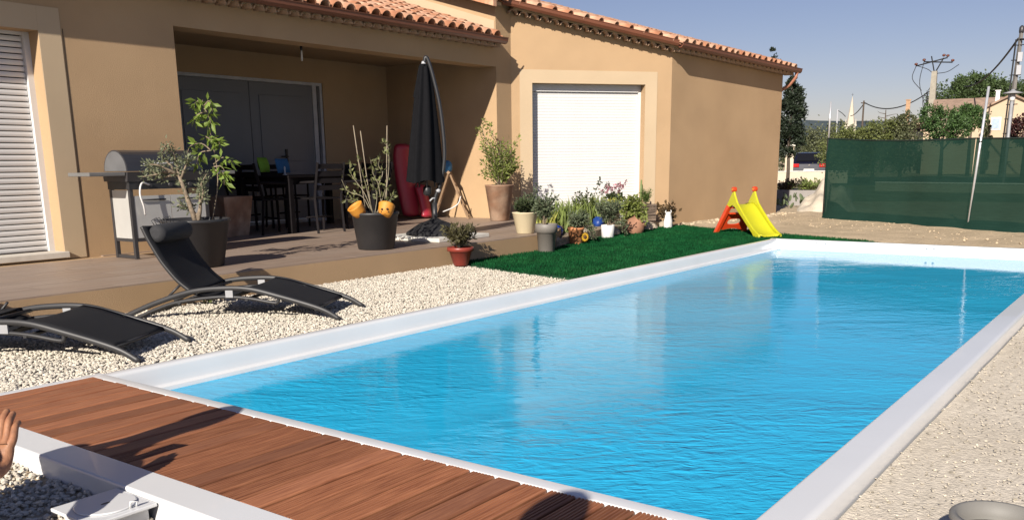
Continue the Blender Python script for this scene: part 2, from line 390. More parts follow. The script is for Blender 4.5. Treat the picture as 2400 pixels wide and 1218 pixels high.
# water
def water():
    m = bpy.data.materials.new('pool_water'); m.use_nodes = True
    nt = m.node_tree; N = nt.nodes; L = nt.links; N.clear()
    out = N.new('ShaderNodeOutputMaterial')
    tc = N.new('ShaderNodeTexCoord')
    vr = N.new('ShaderNodeMapping'); vr.inputs['Rotation'].default_value = (0, 0, R(53.3)); L.new(tc.outputs['Object'], vr.inputs['Vector'])
    def noise(scale, stretch, rot=0, det=4, dist=0.0):
        mp = N.new('ShaderNodeMapping'); mp.inputs['Scale'].default_value = stretch; mp.inputs['Rotation'].default_value = (0, 0, rot)
        L.new(vr.outputs[0], mp.inputs['Vector'])
        n = N.new('ShaderNodeTexNoise'); n.inputs['Scale'].default_value = scale; n.inputs['Detail'].default_value = det
        n.inputs['Distortion'].default_value = dist
        L.new(mp.outputs[0], n.inputs['Vector']); return n.outputs['Fac']
    a = noise(2.4, (.5, 1, 1), .25, 4, 1.2); b = noise(7.5, (.42, 1, 1), -.2, 5, 1.4); c = noise(22.0, (.5, 1, 1), .3, 4, 1.0)
    calm = noise(0.55, (.6, 1, 1), .3, 4, .8)
    def mul(x, k):
        q = N.new('ShaderNodeMath'); q.operation = 'MULTIPLY'; L.new(x, q.inputs[0])
        if isinstance(k, float): q.inputs[1].default_value = k
        else: L.new(k, q.inputs[1])
        return q.outputs[0]
    def add(x, y):
        q = N.new('ShaderNodeMath'); q.operation = 'ADD'; L.new(x, q.inputs[0]); L.new(y, q.inputs[1]); return q.outputs[0]
    # calm water near the deck and the left edge, livelier further out
    sx = N.new('ShaderNodeSeparateXYZ'); L.new(tc.outputs['Object'], sx.inputs[0])
    cr = N.new('ShaderNodeMapRange'); cr.inputs['From Min'].default_value = .3; cr.inputs['From Max'].default_value = .65
    cr.inputs['To Min'].default_value = .15; cr.inputs['To Max'].default_value = 1.35; L.new(calm, cr.inputs['Value'])
    h = add(add(mul(a, .0060), mul(b, .0046)), mul(c, .0022))
    h = mul(h, cr.outputs[0])
    bp = N.new('ShaderNodeBump'); bp.inputs['Strength'].default_value = 1.0; bp.inputs['Distance'].default_value = .42
    L.new(h, bp.inputs['Height'])
    fr = N.new('ShaderNodeFresnel'); fr.inputs['IOR'].default_value = 1.36; L.new(bp.outputs[0], fr.inputs['Normal'])
    gl = N.new('ShaderNodeBsdfGlossy'); gl.inputs['Roughness'].default_value = 0.02; L.new(bp.outputs[0], gl.inputs['Normal'])
    tr = N.new('ShaderNodeBsdfTransparent'); tr.inputs['Color'].default_value = (.30, .78, .92, 1)
    df = N.new('ShaderNodeBsdfDiffuse'); df.inputs['Color'].default_value = (.03, .55, .92, 1); bd = N.new('ShaderNodeBump'); bd.inputs['Distance'].default_value = 2.9; hd = mul(add(add(mul(a, .0045), mul(b, .0062)), mul(c, .0050)), cr.outputs[0]); L.new(hd, bd.inputs['Height']); L.new(bd.outputs[0], df.inputs['Normal'])
    m1 = N.new('ShaderNodeMixShader'); m1.inputs['Fac'].default_value = .84
    L.new(tr.outputs[0], m1.inputs[1]); L.new(df.outputs[0], m1.inputs[2])
    m2 = N.new('ShaderNodeMixShader'); L.new(fr.outputs[0], m2.inputs['Fac']); L.new(m1.outputs[0], m2.inputs[1]); L.new(gl.outputs[0], m2.inputs[2])
    L.new(m2.outputs[0], out.inputs['Surface'])
    mb = MB(); mb.add([(IX0-.02, IY0-.02, ZW), (IX1+.02, IY0-.02, ZW), (IX1+.02, IY1+.01, ZW), (IX0-.02, IY1+.01, ZW)], [(0, 1, 2, 3)])
    struct('water', mb, m)
water()

# ------------------------------------------------------------------ timber deck over the pool's near end
def wood_mat():
    m = bpy.data.materials.new('deck_timber'); m.use_nodes = True
    nt = m.node_tree; N = nt.nodes; L = nt.links; p = N['Principled BSDF']; p.inputs['Roughness'].default_value = .55
    tc = N.new('ShaderNodeTexCoord'); oi = N.new('ShaderNodeObjectInfo')
    ad = N.new('ShaderNodeVectorMath'); ad.operation = 'MULTIPLY_ADD'; ad.inputs[1].default_value = (1, 1, 1)
    cmb = N.new('ShaderNodeCombineXYZ'); L.new(oi.outputs['Random'], cmb.inputs['X']); L.new(oi.outputs['Random'], cmb.inputs['Y'])
    sc = N.new('ShaderNodeVectorMath'); sc.operation = 'SCALE'; sc.inputs['Scale'].default_value = 40; L.new(cmb.outputs[0], sc.inputs[0])
    L.new(tc.outputs['Object'], ad.inputs[0]); L.new(sc.outputs[0], ad.inputs[2])
    mp = N.new('ShaderNodeMapping'); mp.inputs['Scale'].default_value = (3.5, 90, 14); L.new(ad.outputs[0], mp.inputs['Vector'])
    n = N.new('ShaderNodeTexNoise'); n.inputs['Scale'].default_value = 1.6; n.inputs['Detail'].default_value = 8; n.inputs['Distortion'].default_value = .4
    L.new(mp.outputs[0], n.inputs['Vector'])
    r = N.new('ShaderNodeValToRGB'); r.color_ramp.elements[0].position = .3; r.color_ramp.elements[1].position = .72
    r.color_ramp.elements[0].color = (.22, .078, .036, 1); r.color_ramp.elements[1].color = (.42, .172, .082, 1)
    L.new(n.outputs['Fac'], r.inputs['Fac'])
    mr = N.new('ShaderNodeMapRange'); mr.inputs['To Min'].default_value = .70; mr.inputs['To Max'].default_value = 1.30; L.new(oi.outputs['Random'], mr.inputs['Value'])
    v = N.new('ShaderNodeVectorMath'); v.operation = 'SCALE'; L.new(r.outputs['Color'], v.inputs[0]); L.new(mr.outputs[0], v.inputs['Scale'])
    L.new(v.outputs[0], p.inputs['Base Color'])
    b = N.new('ShaderNodeBump'); b.inputs['Distance'].default_value = .0012; L.new(n.outputs['Fac'], b.inputs['Height']); L.new(b.outputs[0], p.inputs['Normal'])
    return m
def deck():
    M = wood_mat()
    root = thing('timber_deck', 'reddish brown timber deck of short boards at the near pool end', 'deck', (1.907, 4.285, 0))
    Ln = .634
    def board(grooved, w):
        mb = MB(); n = 12 if grooved else 1
        top = .0
        prof = [(-w/2, -.028), (-w/2, -.006), (-w/2+.002, -.002), (-w/2+.006, 0)]
        if grooved:
            g = (w-.012)/6
            for i in range(6):
                y0 = -w/2+.006+g*i
                prof += [(y0+g*.2, 0), (y0+g*.32, -.0045), (y0+g*.68, -.0045), (y0+g*.8, 0)]
        prof += [(w/2-.006, 0), (w/2-.002, -.002), (w/2, -.006), (w/2, -.028)]
        mb.extr([(-Ln/2, y, z) for y, z in prof[::-1]], (Ln, 0, 0))
        return mb.mesh('board', M)
    smooth_b = board(False, .0938); groove_b = board(True, .0938)
    y = -.054
    for k in range(33):
        o = link('board', groove_b if k > 11 and k not in (13, 16, 19, 24) else smooth_b, root,
                 (rnd.uniform(-.0025, .0025), y, .0615+rnd.uniform(-.0012, .0012)), (rnd.uniform(-.006, .006), 0, rnd.uniform(-.002, .002)))
        y -= .1062+rnd.uniform(-.0012, .0016)
deck()

# ================================================================== terrace
TZ = 0.215
def terrace():
    poly = [(-4, 6.33), (9.45, 6.33), (12.75, 8.132), (11.86, 8.78), (11.475, 8.78), (11.475, 11.14), (-4, 11.14)]
    mb = MB(); mb.prism(poly, -0.1, TZ-0.012); struct('terrace', mb, M_wall)
    # paving as individual long tiles, laid in running bond with thin joints
    root = thing('terrace_paving', 'brown wood look tiles paving the raised terrace', 'paving', (0, 0, TZ))
    L_, W_ = 1.2, .2
    mats = [mat('terrace_tile_%d' % i, c, 0.5, 0.16, 4.0, stretch=(0.5, 7.0, 1), bump=0.0006, bscale=30, col2=c2, c2scale=1.4, c2amt=.6) for i, (c, c2) in enumerate(
        (((.33, .245, .19), (.27, .2, .155)), ((.31, .225, .17), (.36, .27, .21)), ((.35, .265, .21), (.29, .215, .165))))]
    meshes = []
    for m in mats:
        t = MB(); t.box(0, L_-.004, 0, W_-.004, -.012, 0); meshes.append(t.mesh('tile', m))
    small = {}
    rows = int((11.14-6.33)/W_)+1; rest = MB(); cnt = 0
    pcen = []
    for j in range(rows):
        y0 = 6.30+.035+j*W_
        if y0+W_ > 11.14: break
        x = -3.6+(j % 3)*.4
        while x < 11.6:
            x1 = x+L_
            # limit by wall at the right
            lim = 11.47 if y0+W_ > 8.78 else min(9.45+(y0-6.33)*1.831, 12.6)
            if x >= lim: break
            if y0 > 8.5 and x1 < 5.8: x = x1; continue
            w = min(x1, lim)-x
            if w > .05:
                if w > L_-.01: me = meshes[rnd.randrange(3)]
                else:
                    t = MB(); t.box(0, w-.004, 0, W_-.004, -.012, 0); me = t.mesh('tile', mats[rnd.randrange(3)])
                link('tile', me, root, (x, y0, rnd.uniform(-.0006, .0006)))
            x = x1
terrace()

# planting bed in front of the canted wall
def bed():
    poly = [(9.52, 6.36), (11.5, 6.80), (13.3, 6.92), (14.1, 7.1), (12.8, 8.07)]
    mb = MB(); mb.prism(poly, -.1, 0, [.10, .13, .10, .05, .16]); struct('flower_bed', mb, mat('bed_soil', (.33, .25, .17), .95, .3, 12, bump=.02, bscale=25))
bed()

# ================================================================== house
HO = Vector((9.0, 9.5, 0.0))
house = thing('house', 'single storey ochre rendered house with terracotta roofs and shaded veranda', 'house', HO)
def H(mb, name, m, parent=None, **k):
    mb.v = [(x-HO.x, y-HO.y, z-HO.z) for x, y, z in mb.v]
    return mb.build(name, m, parent or house, **k)
YF = 8.78; YB = 11.14; XL = 5.87; XR = 11.475
A_ = Vector((11.86, 8.78, 0)); B_ = Vector((14.15, 7.12, 0)); DC = (B_-A_).normalized(); NC = Vector((DC.y, -DC.x, 0)); LC = (B_-A_).length   # NC points out to the pool
XE = 18.22
def veranda_z(y): return 2.93+.32*(y-8.55)
def wing_z(y): return 2.96+.30*(y-6.90)
# left front wall with the french window opening
WX0, WX1, WZ0, WZ1 = 2.55, 4.435, 0.285, 2.34
w = MB()
w.box(-4, WX0, YF, YF+.3, -.1, 2.95).box(WX1, XL, YF, YF+.3, -.1, 2.95).box(WX0, WX1, YF, YF+.3, WZ1, 2.95).box(WX0, WX1, YF, YF+.3, -.1, WZ0-.06)
left_wall = H(w, 'wall', M_wall)
# painted band round the window
w = MB(); t = .008
w.box(WX1+.001, 4.65, YF-t, YF-.001, TZ+.001, 2.56).box(WX0, WX1, YF-t, YF-.001, WZ1+.001, 2.56).box(2.33, WX0, YF-t, YF-.001, TZ+.001, 2.56)
H(w, 'window_surround', M_trim)
# expansion joint (a recess line shows as a narrow dark bead)
w = MB(); w.box(4.668, 4.674, YF-.003, YF-.001, TZ, 2.38); H(w, 'wall_joint', mat('joint', (.06, .045, .03), .9))
w = MB(); w.box(WX0-.03, WX1+.03, YF-.045, YF+.19, WZ0-.06, WZ0); H(w, 'window_sill', mat('sill_stone', (.62, .57, .50), .7, .08, 8), bevel=.006)
# veranda beam, inner walls, ceiling
w = MB(); w.box(XL, XR, YF+.001, YF+.3, 2.536, 2.95); H(w, 'veranda_beam', M_wall)
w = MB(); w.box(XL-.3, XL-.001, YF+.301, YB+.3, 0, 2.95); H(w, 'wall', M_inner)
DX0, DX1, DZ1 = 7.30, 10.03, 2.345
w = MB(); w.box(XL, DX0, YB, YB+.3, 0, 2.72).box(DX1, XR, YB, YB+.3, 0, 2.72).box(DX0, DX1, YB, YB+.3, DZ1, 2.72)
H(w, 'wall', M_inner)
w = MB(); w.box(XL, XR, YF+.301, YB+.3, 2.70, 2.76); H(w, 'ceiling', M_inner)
# side wall of the veranda, carried up past the roof, ends in the pillar face
w = MB()
zt = lambda y: wing_z(y)-.03
poly = [(XR, YF), (A_.x, A_.y), (A_.x, 13.2), (XR, 13.2)]
w.prism(poly, -.1, 0, [zt(YF), zt(YF), zt(13.2), zt(13.2)])
H(w, 'wall', M_wall)
# canted wall with its french window opening
CS0, CS1, CZ0, CZ1 = .352, 2.342, 0.20, 2.325
def cpt(s, d, z): return A_+DC*s-NC*d+Vector((0, 0, z))          # d = depth into the wall
def cbox(mb, s0, s1, z0, z1, d0=0.0, d1=.3, zt1=None):
    P = [cpt(s0, d0, z0), cpt(s1, d0, z0), cpt(s1, d1, z0), cpt(s0, d1, z0)]
    za, zb = (z1, z1) if zt1 is None else zt1
    Q = [cpt(s0, d0, za), cpt(s1, d0, zb), cpt(s1, d1, zb), cpt(s0, d1, za)]
    mb.add(P+Q, [(0, 3, 2, 1), (4, 5, 6, 7), (0, 1, 5, 4), (1, 2, 6, 5), (2, 3, 7, 6), (3, 0, 4, 7)]); return mb
ctop = lambda s: wing_z(A_.y+DC.y*s)-.06
w = MB()
cbox(w, 0, CS0, -.1, 0, zt1=(ctop(0), ctop(CS0))); cbox(w, CS1, LC, -.1, 0, zt1=(ctop(CS1), ctop(LC)))
cbox(w, CS0, CS1, CZ1, 0, zt1=(ctop(CS0), ctop(CS1))); cbox(w, CS0, CS1, -.1, CZ0-.05)
H(w, 'wall', M_wall)
w = MB(); s0, s1, zt_ = .14, 2.56, 2.53
cbox(w, s0, CS0-.001, .05, zt_, -.008, -.001); cbox(w, CS1+.001, s1, .05, zt_, -.008, -.001); cbox(w, CS0-.001, CS1+.001, CZ1+.001, zt_, -.008, -.001)
H(w, 'window_surround', M_trim)
w = MB(); cbox(w, CS0-.03, CS1+.03, CZ0-.05, CZ0, -.04, .2); H(w, 'window_sill', MATS['sill_stone'], bevel=.006)
# right wall, end wall
SKEW = .10; YE = 7.12-(XE-B_.x)*SKEW
zr = wing_z(7.12)-.06; zr2 = wing_z(YE)-.06
w = MB(); w.prism([(B_.x+.001, 7.12), (XE, YE), (XE, YE+.3), (B_.x+.2, 7.42)], -.15, 0, [zr, zr2, zr2+.05, zr+.05]); H(w, 'wall', M_wall)
w = MB(); w.prism([(XE-.3, YE+.301), (XE, YE+.301), (XE, 13), (XE-.3, 13)], -.15, 0, [zr2, zr2, zt(13), zt(13)]); H(w, 'wall', M_wall)

# roller shutters: each slat is its own piece
def shutter(frame_pts, width, z0, z1, n, parent, origin, ang, m, pitch_gap, lift):
    """slats of a closed roller shutter; origin = lower left corner, ang = direction of the width"""
    h = (z1-z0)/n
    mb = MB(); dd = lift or 1.0; prof = [(0, 0), (-.006*dd, .15*h), (-.0085*dd, .45*h), (-.006*dd, .8*h), (0, h-pitch_gap), (.006, h-pitch_gap), (.006, 0)]
    mb.extr([(0, y, z) for y, z in prof], (width, 0, 0), False)
    me = mb.mesh('slat', m)
    for k in range(n):
        link('slat', me, parent, (origin[0]-HO.x, origin[1]-HO.y, z0+k*h-HO.z), (0, 0, ang))
w = MB(); w.box(WX0+.0, WX0+.05, YF+.19, YF+.25, WZ0, WZ1).box(WX1-.055, WX1, YF+.18, YF+.25, WZ0, WZ1).box(WX0+.051, WX1-.056, YF+.19, YF+.25, WZ1-.03, WZ1)
sh1 = H(w, 'roller_shutter', M_pvc); tag(sh1, 'white roller shutter with gaps between slats')
w = MB(); w.box(WX0, WX1, YF+.27, YF+.28, WZ0, WZ1); H(w, 'shutter_backing', mat('dark_gap', (.03, .03, .035), .8), sh1)
shutter(None, WX1-WX0-.11, WZ0+.005, WZ1-.03, 37, sh1, (WX0+.052, YF+.225), 0, M_pvc, .009, 0)
w = MB(); cbox(w, CS0, CS0+.05, CZ0, CZ1, .16, .22); cbox(w, CS1-.05, CS1, CZ0, CZ1, .16, .22)
cbox(w, CS0+.051, CS1-.051, CZ1-.115, CZ1-.001, .15, .21)
sh2 = H(w, 'roller_shutter', M_pvc); tag(sh2, 'closed white roller shutter on the sunlit canted wall')
w = MB(); cbox(w, CS0, CS1, CZ0, CZ1, .24, .25); H(w, 'shutter_backing', MATS['dark_gap'], sh2)
o2 = cpt(CS0+.052, .195, 0)
shutter(None, CS1-CS0-.104, CZ0+.003, CZ1-.117, 44, sh2, (o2.x, o2.y), math.atan2(DC.y, DC.x), M_pvc, .0018, .35)

# sliding door at the back of the veranda: frame, dark leaves with raised panels, handle
w = MB(); fy0, fy1 = YB+.02, YB+.12
w.box(DX0, DX1, fy0, fy1, DZ1-.045, DZ1).box(DX1-.05, DX1, fy0, fy1, TZ, DZ1-.046).box(DX0, DX0+.05, fy0, fy1, TZ, DZ1-.046).box(DX1-.19, DX1-.11, fy0+.01, fy1, TZ, DZ1-.046)
door = H(w, 'sliding_door', mat('door_frame', (.50, .50, .53), .35))
M_door = mat('dark_door', (.17, .175, .195), .35, .05, 2)
for x0, x1 in ((DX0+.051, 8.64), (8.65, DX1-.191)):
    w = MB(); w.box(x0, x1, fy0+.03, fy1-.02, TZ+.05, DZ1-.047)
    for px0, px1, z0, z1 in ((x0+.16, x1-.16, .45, 1.0), (x0+.16, x1-.16, 1.15, 2.12)):
        w.box(px0, px1, fy0+.018, fy0+.029, z0, z1)
    H(w, 'door_leaf', M_door, door, bevel=.006)
w = MB(); w.box(9.235, 9.27, fy0+.0, fy0+.029, 1.06, 1.33).tube([(9.25, fy0-.03, 1.22), (9.12, fy0-.03, 1.22)], .011, 8).tube([(9.25, fy0+.01, 1.22), (9.25, fy0-.03, 1.22)], .011, 8)
H(w, 'door_handle', M_black, door)
w = MB(); w.box(DX0, DX1, fy0-.06, fy1, TZ-.02, TZ+.045); H(w, 'threshold', MATS['door_frame'], door)
w = MB(); w.box(DX1-.109, DX1-.051, fy0+.06, fy0+.07, TZ, DZ1-.05); H(w, 'glass_strip', mat('dark_glass', (.02, .022, .03), .08, .02), door)

# ---------------------------------------------------------------- roofs
def tile_mesh(r0, r1, ln, name='roof_tile'):
    """canal tile, convex up, from (0,0,0) along +Y, wide end at y=0"""
    seg = 6; V = []; F = []; th = .013
    for (r_, y) in ((r0, 0), (r1, ln)):
        for q in (0, th):
            for k in range(seg+1):
                a = math.pi*k/seg
                V.append((math.cos(a)*(r_-q), y, math.sin(a)*(r_-q)*1.02))
    n = seg+1
    for k in range(seg):
        F.append((k, 2*n+k, 2*n+k+1, k+1)); F.append((n+k, n+k+1, 3*n+k+1, 3*n+k))
        F.append((k, k+1, n+k+1, n+k)); F.append((2*n+k, 3*n+k, 3*n+k+1, 2*n+k+1))
    F.append((0, n, 3*n, 2*n)); F.append((seg, 2*n+seg, 3*n+seg, n+seg))
    mb = MB(); mb.add(V, F, True)
    return mb
TILEM = [mat('roof_tile_%d' % i, c, .85, .22, 12, bump=.002, bscale=50, spec=.2, col2=c2, c2scale=4, c2amt=.7) for i, (c, c2) in enumerate((
    ((.50, .225, .125), (.58, .36, .235)), ((.56, .30, .19), (.60, .43, .30)), ((.44, .19, .105), (.54, .31, .19)), ((.60, .37, .25), (.50, .26, .16))))]
TILES = [tile_mesh(.088, .072, .42).mesh('roof_tile', m) for m in TILEM]
PITCH, STEP = .212, .33
def roof(name, ybase, yend, x0, x1, zf, slope, near_rows, deck_poly, label=None, xmin_part=-99):
    """roof sheet of channel tiles plus cover tiles; ybase(x) gives the eave line"""
    ang = math.atan(slope)
    # sheet under the cover tiles, corrugated into the channels
    cols = int((x1-x0)/PITCH); mb = MB()
    for c in range(cols+1):
        xc = x0+c*PITCH
        prof = [(xc-PITCH*.5, .022), (xc-PITCH*.36, -.004), (xc-PITCH*.2, -.018), (xc, -.024), (xc+PITCH*.2, -.018), (xc+PITCH*.36, -.004), (xc+PITCH*.5, .022)]
        ya = ybase(xc)
        V = [(x, ya, zf(ya)+z) for x, z in prof]+[(x, yend, zf(yend)+z) for x, z in prof]
        mb.add(V, [(i, i+1, 7+i+1, 7+i) for i in range(6)], True)
    ro = H(mb, name, TILEM[2])
    stuffV = []; stuffF = []; no = 0
    base = tile_mesh(.088, .072, .42); BV = np.array(base.v); BF = base.f
    restm = MB()
    for c in range(cols):
        xc = x0+(c+.5)*PITCH; ya = ybase(xc)-.045
        rows = int((yend-ya)/(STEP*math.cos(ang)))
        for r_ in range(rows):
            y = ya+r_*STEP*math.cos(ang); z = zf(y)+.012+.006*(r_ > 0)+rnd.uniform(-.004, .004)
            loc = (xc+rnd.uniform(-.008, .008), y+rnd.uniform(-.012, .012), z)
            if r_ < near_rows and xc > xmin_part:
                link('roof_tile', TILES[rnd.choice((0, 0, 1, 1, 2, 3))], ro, (loc[0]-HO.x, loc[1]-HO.y, loc[2]-HO.z), (ang-.02, rnd.uniform(-.03, .03), rnd.uniform(-.025, .025)))
            else:
                M = Matrix.Translation(loc) @ Matrix.Rotation(ang-.02, 4, 'X') @ Matrix.Rotation(rnd.uniform(-.03, .03), 4, 'Z')
                restm.add([M @ Vector(v) for v in base.v], base.f, True)
    if restm.v:
        o = H(restm, 'roof_tiles', TILEM[1], ro); tag(o, kind='stuff')
    return ro
vroof = roof('veranda_roof', lambda x: 8.57, 12.6, -2.5, 11.42, veranda_z, .32, 5, None, xmin_part=5.9)
# canted eave line: offset from the wall
OV = .22
E0 = A_+NC*OV
def wing_eave(x):
    s = (x-E0.x)/DC.x
    return max(6.92-max(0, x-13.98)*.10, E0.y+DC.y*s) if x > E0.x else 8.62
wroof = roof('wing_roof', wing_eave, 13.0, 11.28, 18.40, wing_z, .30, 4, None)
# flashing where the veranda roof meets the side wall
w = MB(); w.extr([(XR-.012, 8.80, veranda_z(8.80)+.06), (XR-.012, 12.6, veranda_z(12.6)+.06), (XR-.012, 12.6, veranda_z(12.6)+.20), (XR-.012, 8.80, veranda_z(8.80)+.20)], (.011, 0, 0))
H(w, 'flashing', M_trim)
# gutters: moulded brown profile
GP = [(0, 0), (-.015, -.035), (-.05, -.065), (-.09, -.06), (-.115, -.03), (-.12, .01), (-.128, .014), (-.13, .024), (-.115, .024), (-.108, 0), (-.104, -.024), (-.085, -.048), (-.052, -.052), (-.025, -.028), (-.012, .002)]
w = MB(); w.extr([(-4, 8.60+o, 2.905+z) for o, z in GP[::-1]], (11.40+4, 0, 0), False); H(w, 'gutter', M_gutter)
w = MB(); w.extr([(13.98, 6.96+o, 2.955+z) for o, z in GP[::-1]], (18.42-13.98, -(18.42-13.98)*SKEW, -(18.42-13.98)*SKEW*.30), False); H(w, 'gutter', M_gutter)
# raking gutter board along the canted edge
c0 = E0+DC*(-.22); c1 = E0+DC*((13.99-E0.x)/DC.x)
c0 = Vector((c0.x, c0.y, wing_z(c0.y)-.0)); c1 = Vector((c1.x, c1.y, wing_z(c1.y)-.0))
w = MB(); w.extr([c0+NC*(-o-.03)+Vector((0, 0, z)) for o, z in GP], c1-c0, False); H(w, 'gutter', M_gutter)
# closed eaves: soffit boxes and a row of half round tile ends under the gutter
EM = [tile_mesh(.075, .07, .20).mesh('eave_tile', m) for m in (mat('eave_render', (.45, .30, .20), .9, .15, 10), TILEM[0])]
w = MB(); w.box(-4, 11.40, 8.63, 8.779, 2.84, 2.90); H(w, 'soffit', M_wall)
w = MB(); w.extr([(14.05, 6.975, 2.885), (14.05, 7.125, 2.885), (14.05, 7.125, 2.935), (14.05, 6.975, 2.935)], (4.3, -4.3*SKEW, -4.3*SKEW*.3)); H(w, 'soffit', M_wall)
x = 5.0
while x < 11.3: link('eave_tile', EM[0], house, (x-HO.x, 8.60-HO.y, 2.80-HO.z), (0.05, 0, 0)); x += .17
x = 14.15
while x < 18.3: link('eave_tile', EM[0], house, (x-HO.x, 6.95-(x-14.05)*SKEW-HO.y, 2.845-(x-14.05)*SKEW*.3-HO.z), (0.05, 0, -SKEW)); x += .17
s = .0
while s < LC:
    p = A_+DC*s+NC*(OV-.06); z = wing_z(p.y)-.155
    link('eave_tile', EM[0], house, (p.x-HO.x, p.y-HO.y, z-HO.z), (0.05, math.atan(.3*.587)*1.0, math.atan2(DC.y, DC.x))); s += .17
w = MB(); a = A_+NC*(OV-.04); w.extr([Vector((a.x, a.y, wing_z(a.y)-.09)), Vector((A_.x, A_.y, wing_z(A_.y)-.09)), Vector((A_.x, A_.y, wing_z(A_.y)-.03)), Vector((a.x, a.y, wing_z(a.y)-.03))], (B_-A_)+Vector((0, 0, wing_z(B_.y)-wing_z(A_.y))))
H(w, 'soffit', M_wall)
# verge of the wing roof on the left, above the veranda roof
w = MB(); w.extr([(11.22, 8.62, wing_z(8.62)-.1), (11.30, 8.62, wing_z(8.62)-.1), (11.30, 8.62, wing_z(8.62)+.05), (11.22, 8.62, wing_z(8.62)+.05)], (0, 4.4, 4.4*.3)); H(w, 'verge', TILEM[0])
w = MB(); w.extr([(11.3, 8.66, wing_z(8.66)-.08), (11.474, 8.66, wing_z(8.66)-.08), (11.474, 8.66, wing_z(8.66)-.03), (11.3, 8.66, wing_z(8.66)-.03)], (0, 4.3, 4.3*.3)); H(w, 'soffit', M_wall)
# downpipe at the far right corner
w = MB(); w.tube([(18.30, 6.46, 2.78), (18.30, 6.48, 2.68), (18.30, 6.60, 2.54), (18.28, 6.80, 2.42), (18.27, 6.98, 2.34), (18.27, 7.0, 1.2), (18.27, 7.0, 0)], .033, 10)
H(w, 'downpipe', mat('copper_pipe', (.34, .14, .085), .45))
# bare lamp holder under the veranda
w = MB(); w.tube([(8.05, 9.3, 2.70), (8.05, 9.3, 2.58)], .004, 6).lathe([(.014, 0), (.018, .02), (.016, .06), (.006, .065)], (8.05, 9.3, 2.52), 10); H(w, 'lamp_holder', M_black)
w = MB(); w.lathe([(.006, -.13), (.012, -.12), (.012, -.02), (.008, 0)], (8.05, 9.3, 2.52), 10); H(w, 'lamp_bulb', M_pvc)

# ================================================================== loose things
RV = Vector((.597, -.802, 0)); FV = Vector((.802, .597, 0))       # sideways / away directions used for plant shapes
M_sling = mat('black_sling', (.016, .016, .018), .75, .12, 90, bump=.0006, bscale=700, spec=.3)
M_rail = mat('lounger_rail', (.045, .044, .046), .45, .1, 6, metal=.15, spec=.4)

# ------------------------------------------------------------------ sun loungers
def smooth_path(pts, n=6):
    """Catmull-Rom through points"""
    P = [Vector(p) for p in pts]; P = [P[0]*2-P[1]]+P+[P[-1]*2-P[-2]]; out = []
    for i in range(1, len(P)-2):
        for k in range(n):
            t = k/n
            out.append(.5*((2*P[i])+(P[i+1]-P[i-1])*t+(2*P[i-1]-5*P[i]+4*P[i+1]-P[i+2])*t*t+(3*P[i]-P[i-1]-3*P[i+1]+P[i+2])*t**3))
    out.append(P[-2]); return out
def lounger():
    root = thing('sun_lounger', 'black sling sun lounger with headrest roll nearest the large black olive pot', 'sun lounger', (3.469, 6.101, 0), R(-60), 'black sun loungers on the gravel')
    up = [(-.03, .008), (.226, .115), (.498, .20), (.722, .228), (.943, .226), (1.157, .178), (1.469, .088), (1.613, .012)]
    lo = [(.08, .008), (.24, .075), (.417, .128), (.718, .166), (.937, .158), (1.12, .128), (1.16, .132), (1.165, .165)]
    bk = [(.50, .205), (.42, .27), (.363, .335), (.30, .42), (.25, .51), (.212, .585), (.178, .668)]
    Wd = .60
    for y in (0, Wd):
        MB().tube([(p.x, y, p.z) for p in smooth_path([(s, 0, z) for s, z in up])], .019, 8, .62).build('rail', M_rail, root)
        MB().tube([(p.x, y+(.012 if y == 0 else -.012), p.z) for p in smooth_path([(s, 0, z) for s, z in lo])], .013, 8).build('support_arch', M_rail, root)
        MB().tube([(p.x, y+(.035 if y == 0 else -.035), p.z) for p in smooth_path([(s, 0, z) for s, z in bk])], .017, 8, .7).build('backrest_rail', M_rail, root)
        b = MB(); b.box(.78, .835, y-.006, y+.006, .165, .222); b.build('bracket', mat('bracket_grey', (.33, .33, .34), .5), root)
        b = MB(); b.tube([(.30, y+(.02 if y == 0 else -.02), .135), (.43, y+(.035 if y == 0 else -.035), .255)], .009, 6); b.build('strut', M_rail, root)
    for s, z in ((.10, .018), (.42, .122), (.93, .150), (1.44, .085), (.56, .20)):
        MB().tube([(s, .0, z), (s, Wd, z)], .012, 8).build('crossbar', M_rail, root)
    def sling(path, y0, y1, th, sag):
        P = smooth_path(path, 5); n = len(P); mb = MB(); ny = 8; V = []
        for p in P:
            for j in range(ny+1):
                t = j/ny; V.append((p[0], y0+(y1-y0)*t, p[2]-sag*math.sin(math.pi*t)))
        F = [(i*(ny+1)+j, (i+1)*(ny+1)+j, (i+1)*(ny+1)+j+1, i*(ny+1)+j+1) for i in range(n-1) for j in range(ny)]
        mb.add(V, F, True); return mb
    for nm, pth in (('seat_sling', [(.93, 0, .240), (1.04, 0, .222), (1.157, 0, .190), (1.30, 0, .147), (1.45, 0, .103)]),
                    ('backrest_sling', [(s+.012, 0, z+.006) for s, z in bk])):
        o = sling(pth, .012, Wd-.012, .003, .012).build(nm, M_sling, root)
        sm = o.modifiers.new('solid', 'SOLIDIFY'); sm.thickness = .004
    # seat pan between back and leg part hangs lower
    o = sling([(.50, 0, .185), (.62, 0, .158), (.76, 0, .158), (.90, 0, .205)], .05, Wd-.05, .003, .02).build('seat_sling', M_sling, root)
    o.modifiers.new('solid', 'SOLIDIFY').thickness = .004
    p = MB(); p.tube([(.262, y, .612) for y in (.06, .075, .10, .30, .50, .525, .54)], [.03, .058, .068, .07, .068, .058, .03], 14)
    p.build('headrest', mat('headrest_fabric', (.03, .03, .033), .85, .1, 60), root)
    for y in (.20, .24, .36, .40):
        MB().tube([(.185, y, .665), (.165, y, .70), (.20, y+.012, .72), (.235, y, .675)], .003, 5).build('hook', M_black, root)
    return root
lg = lounger()
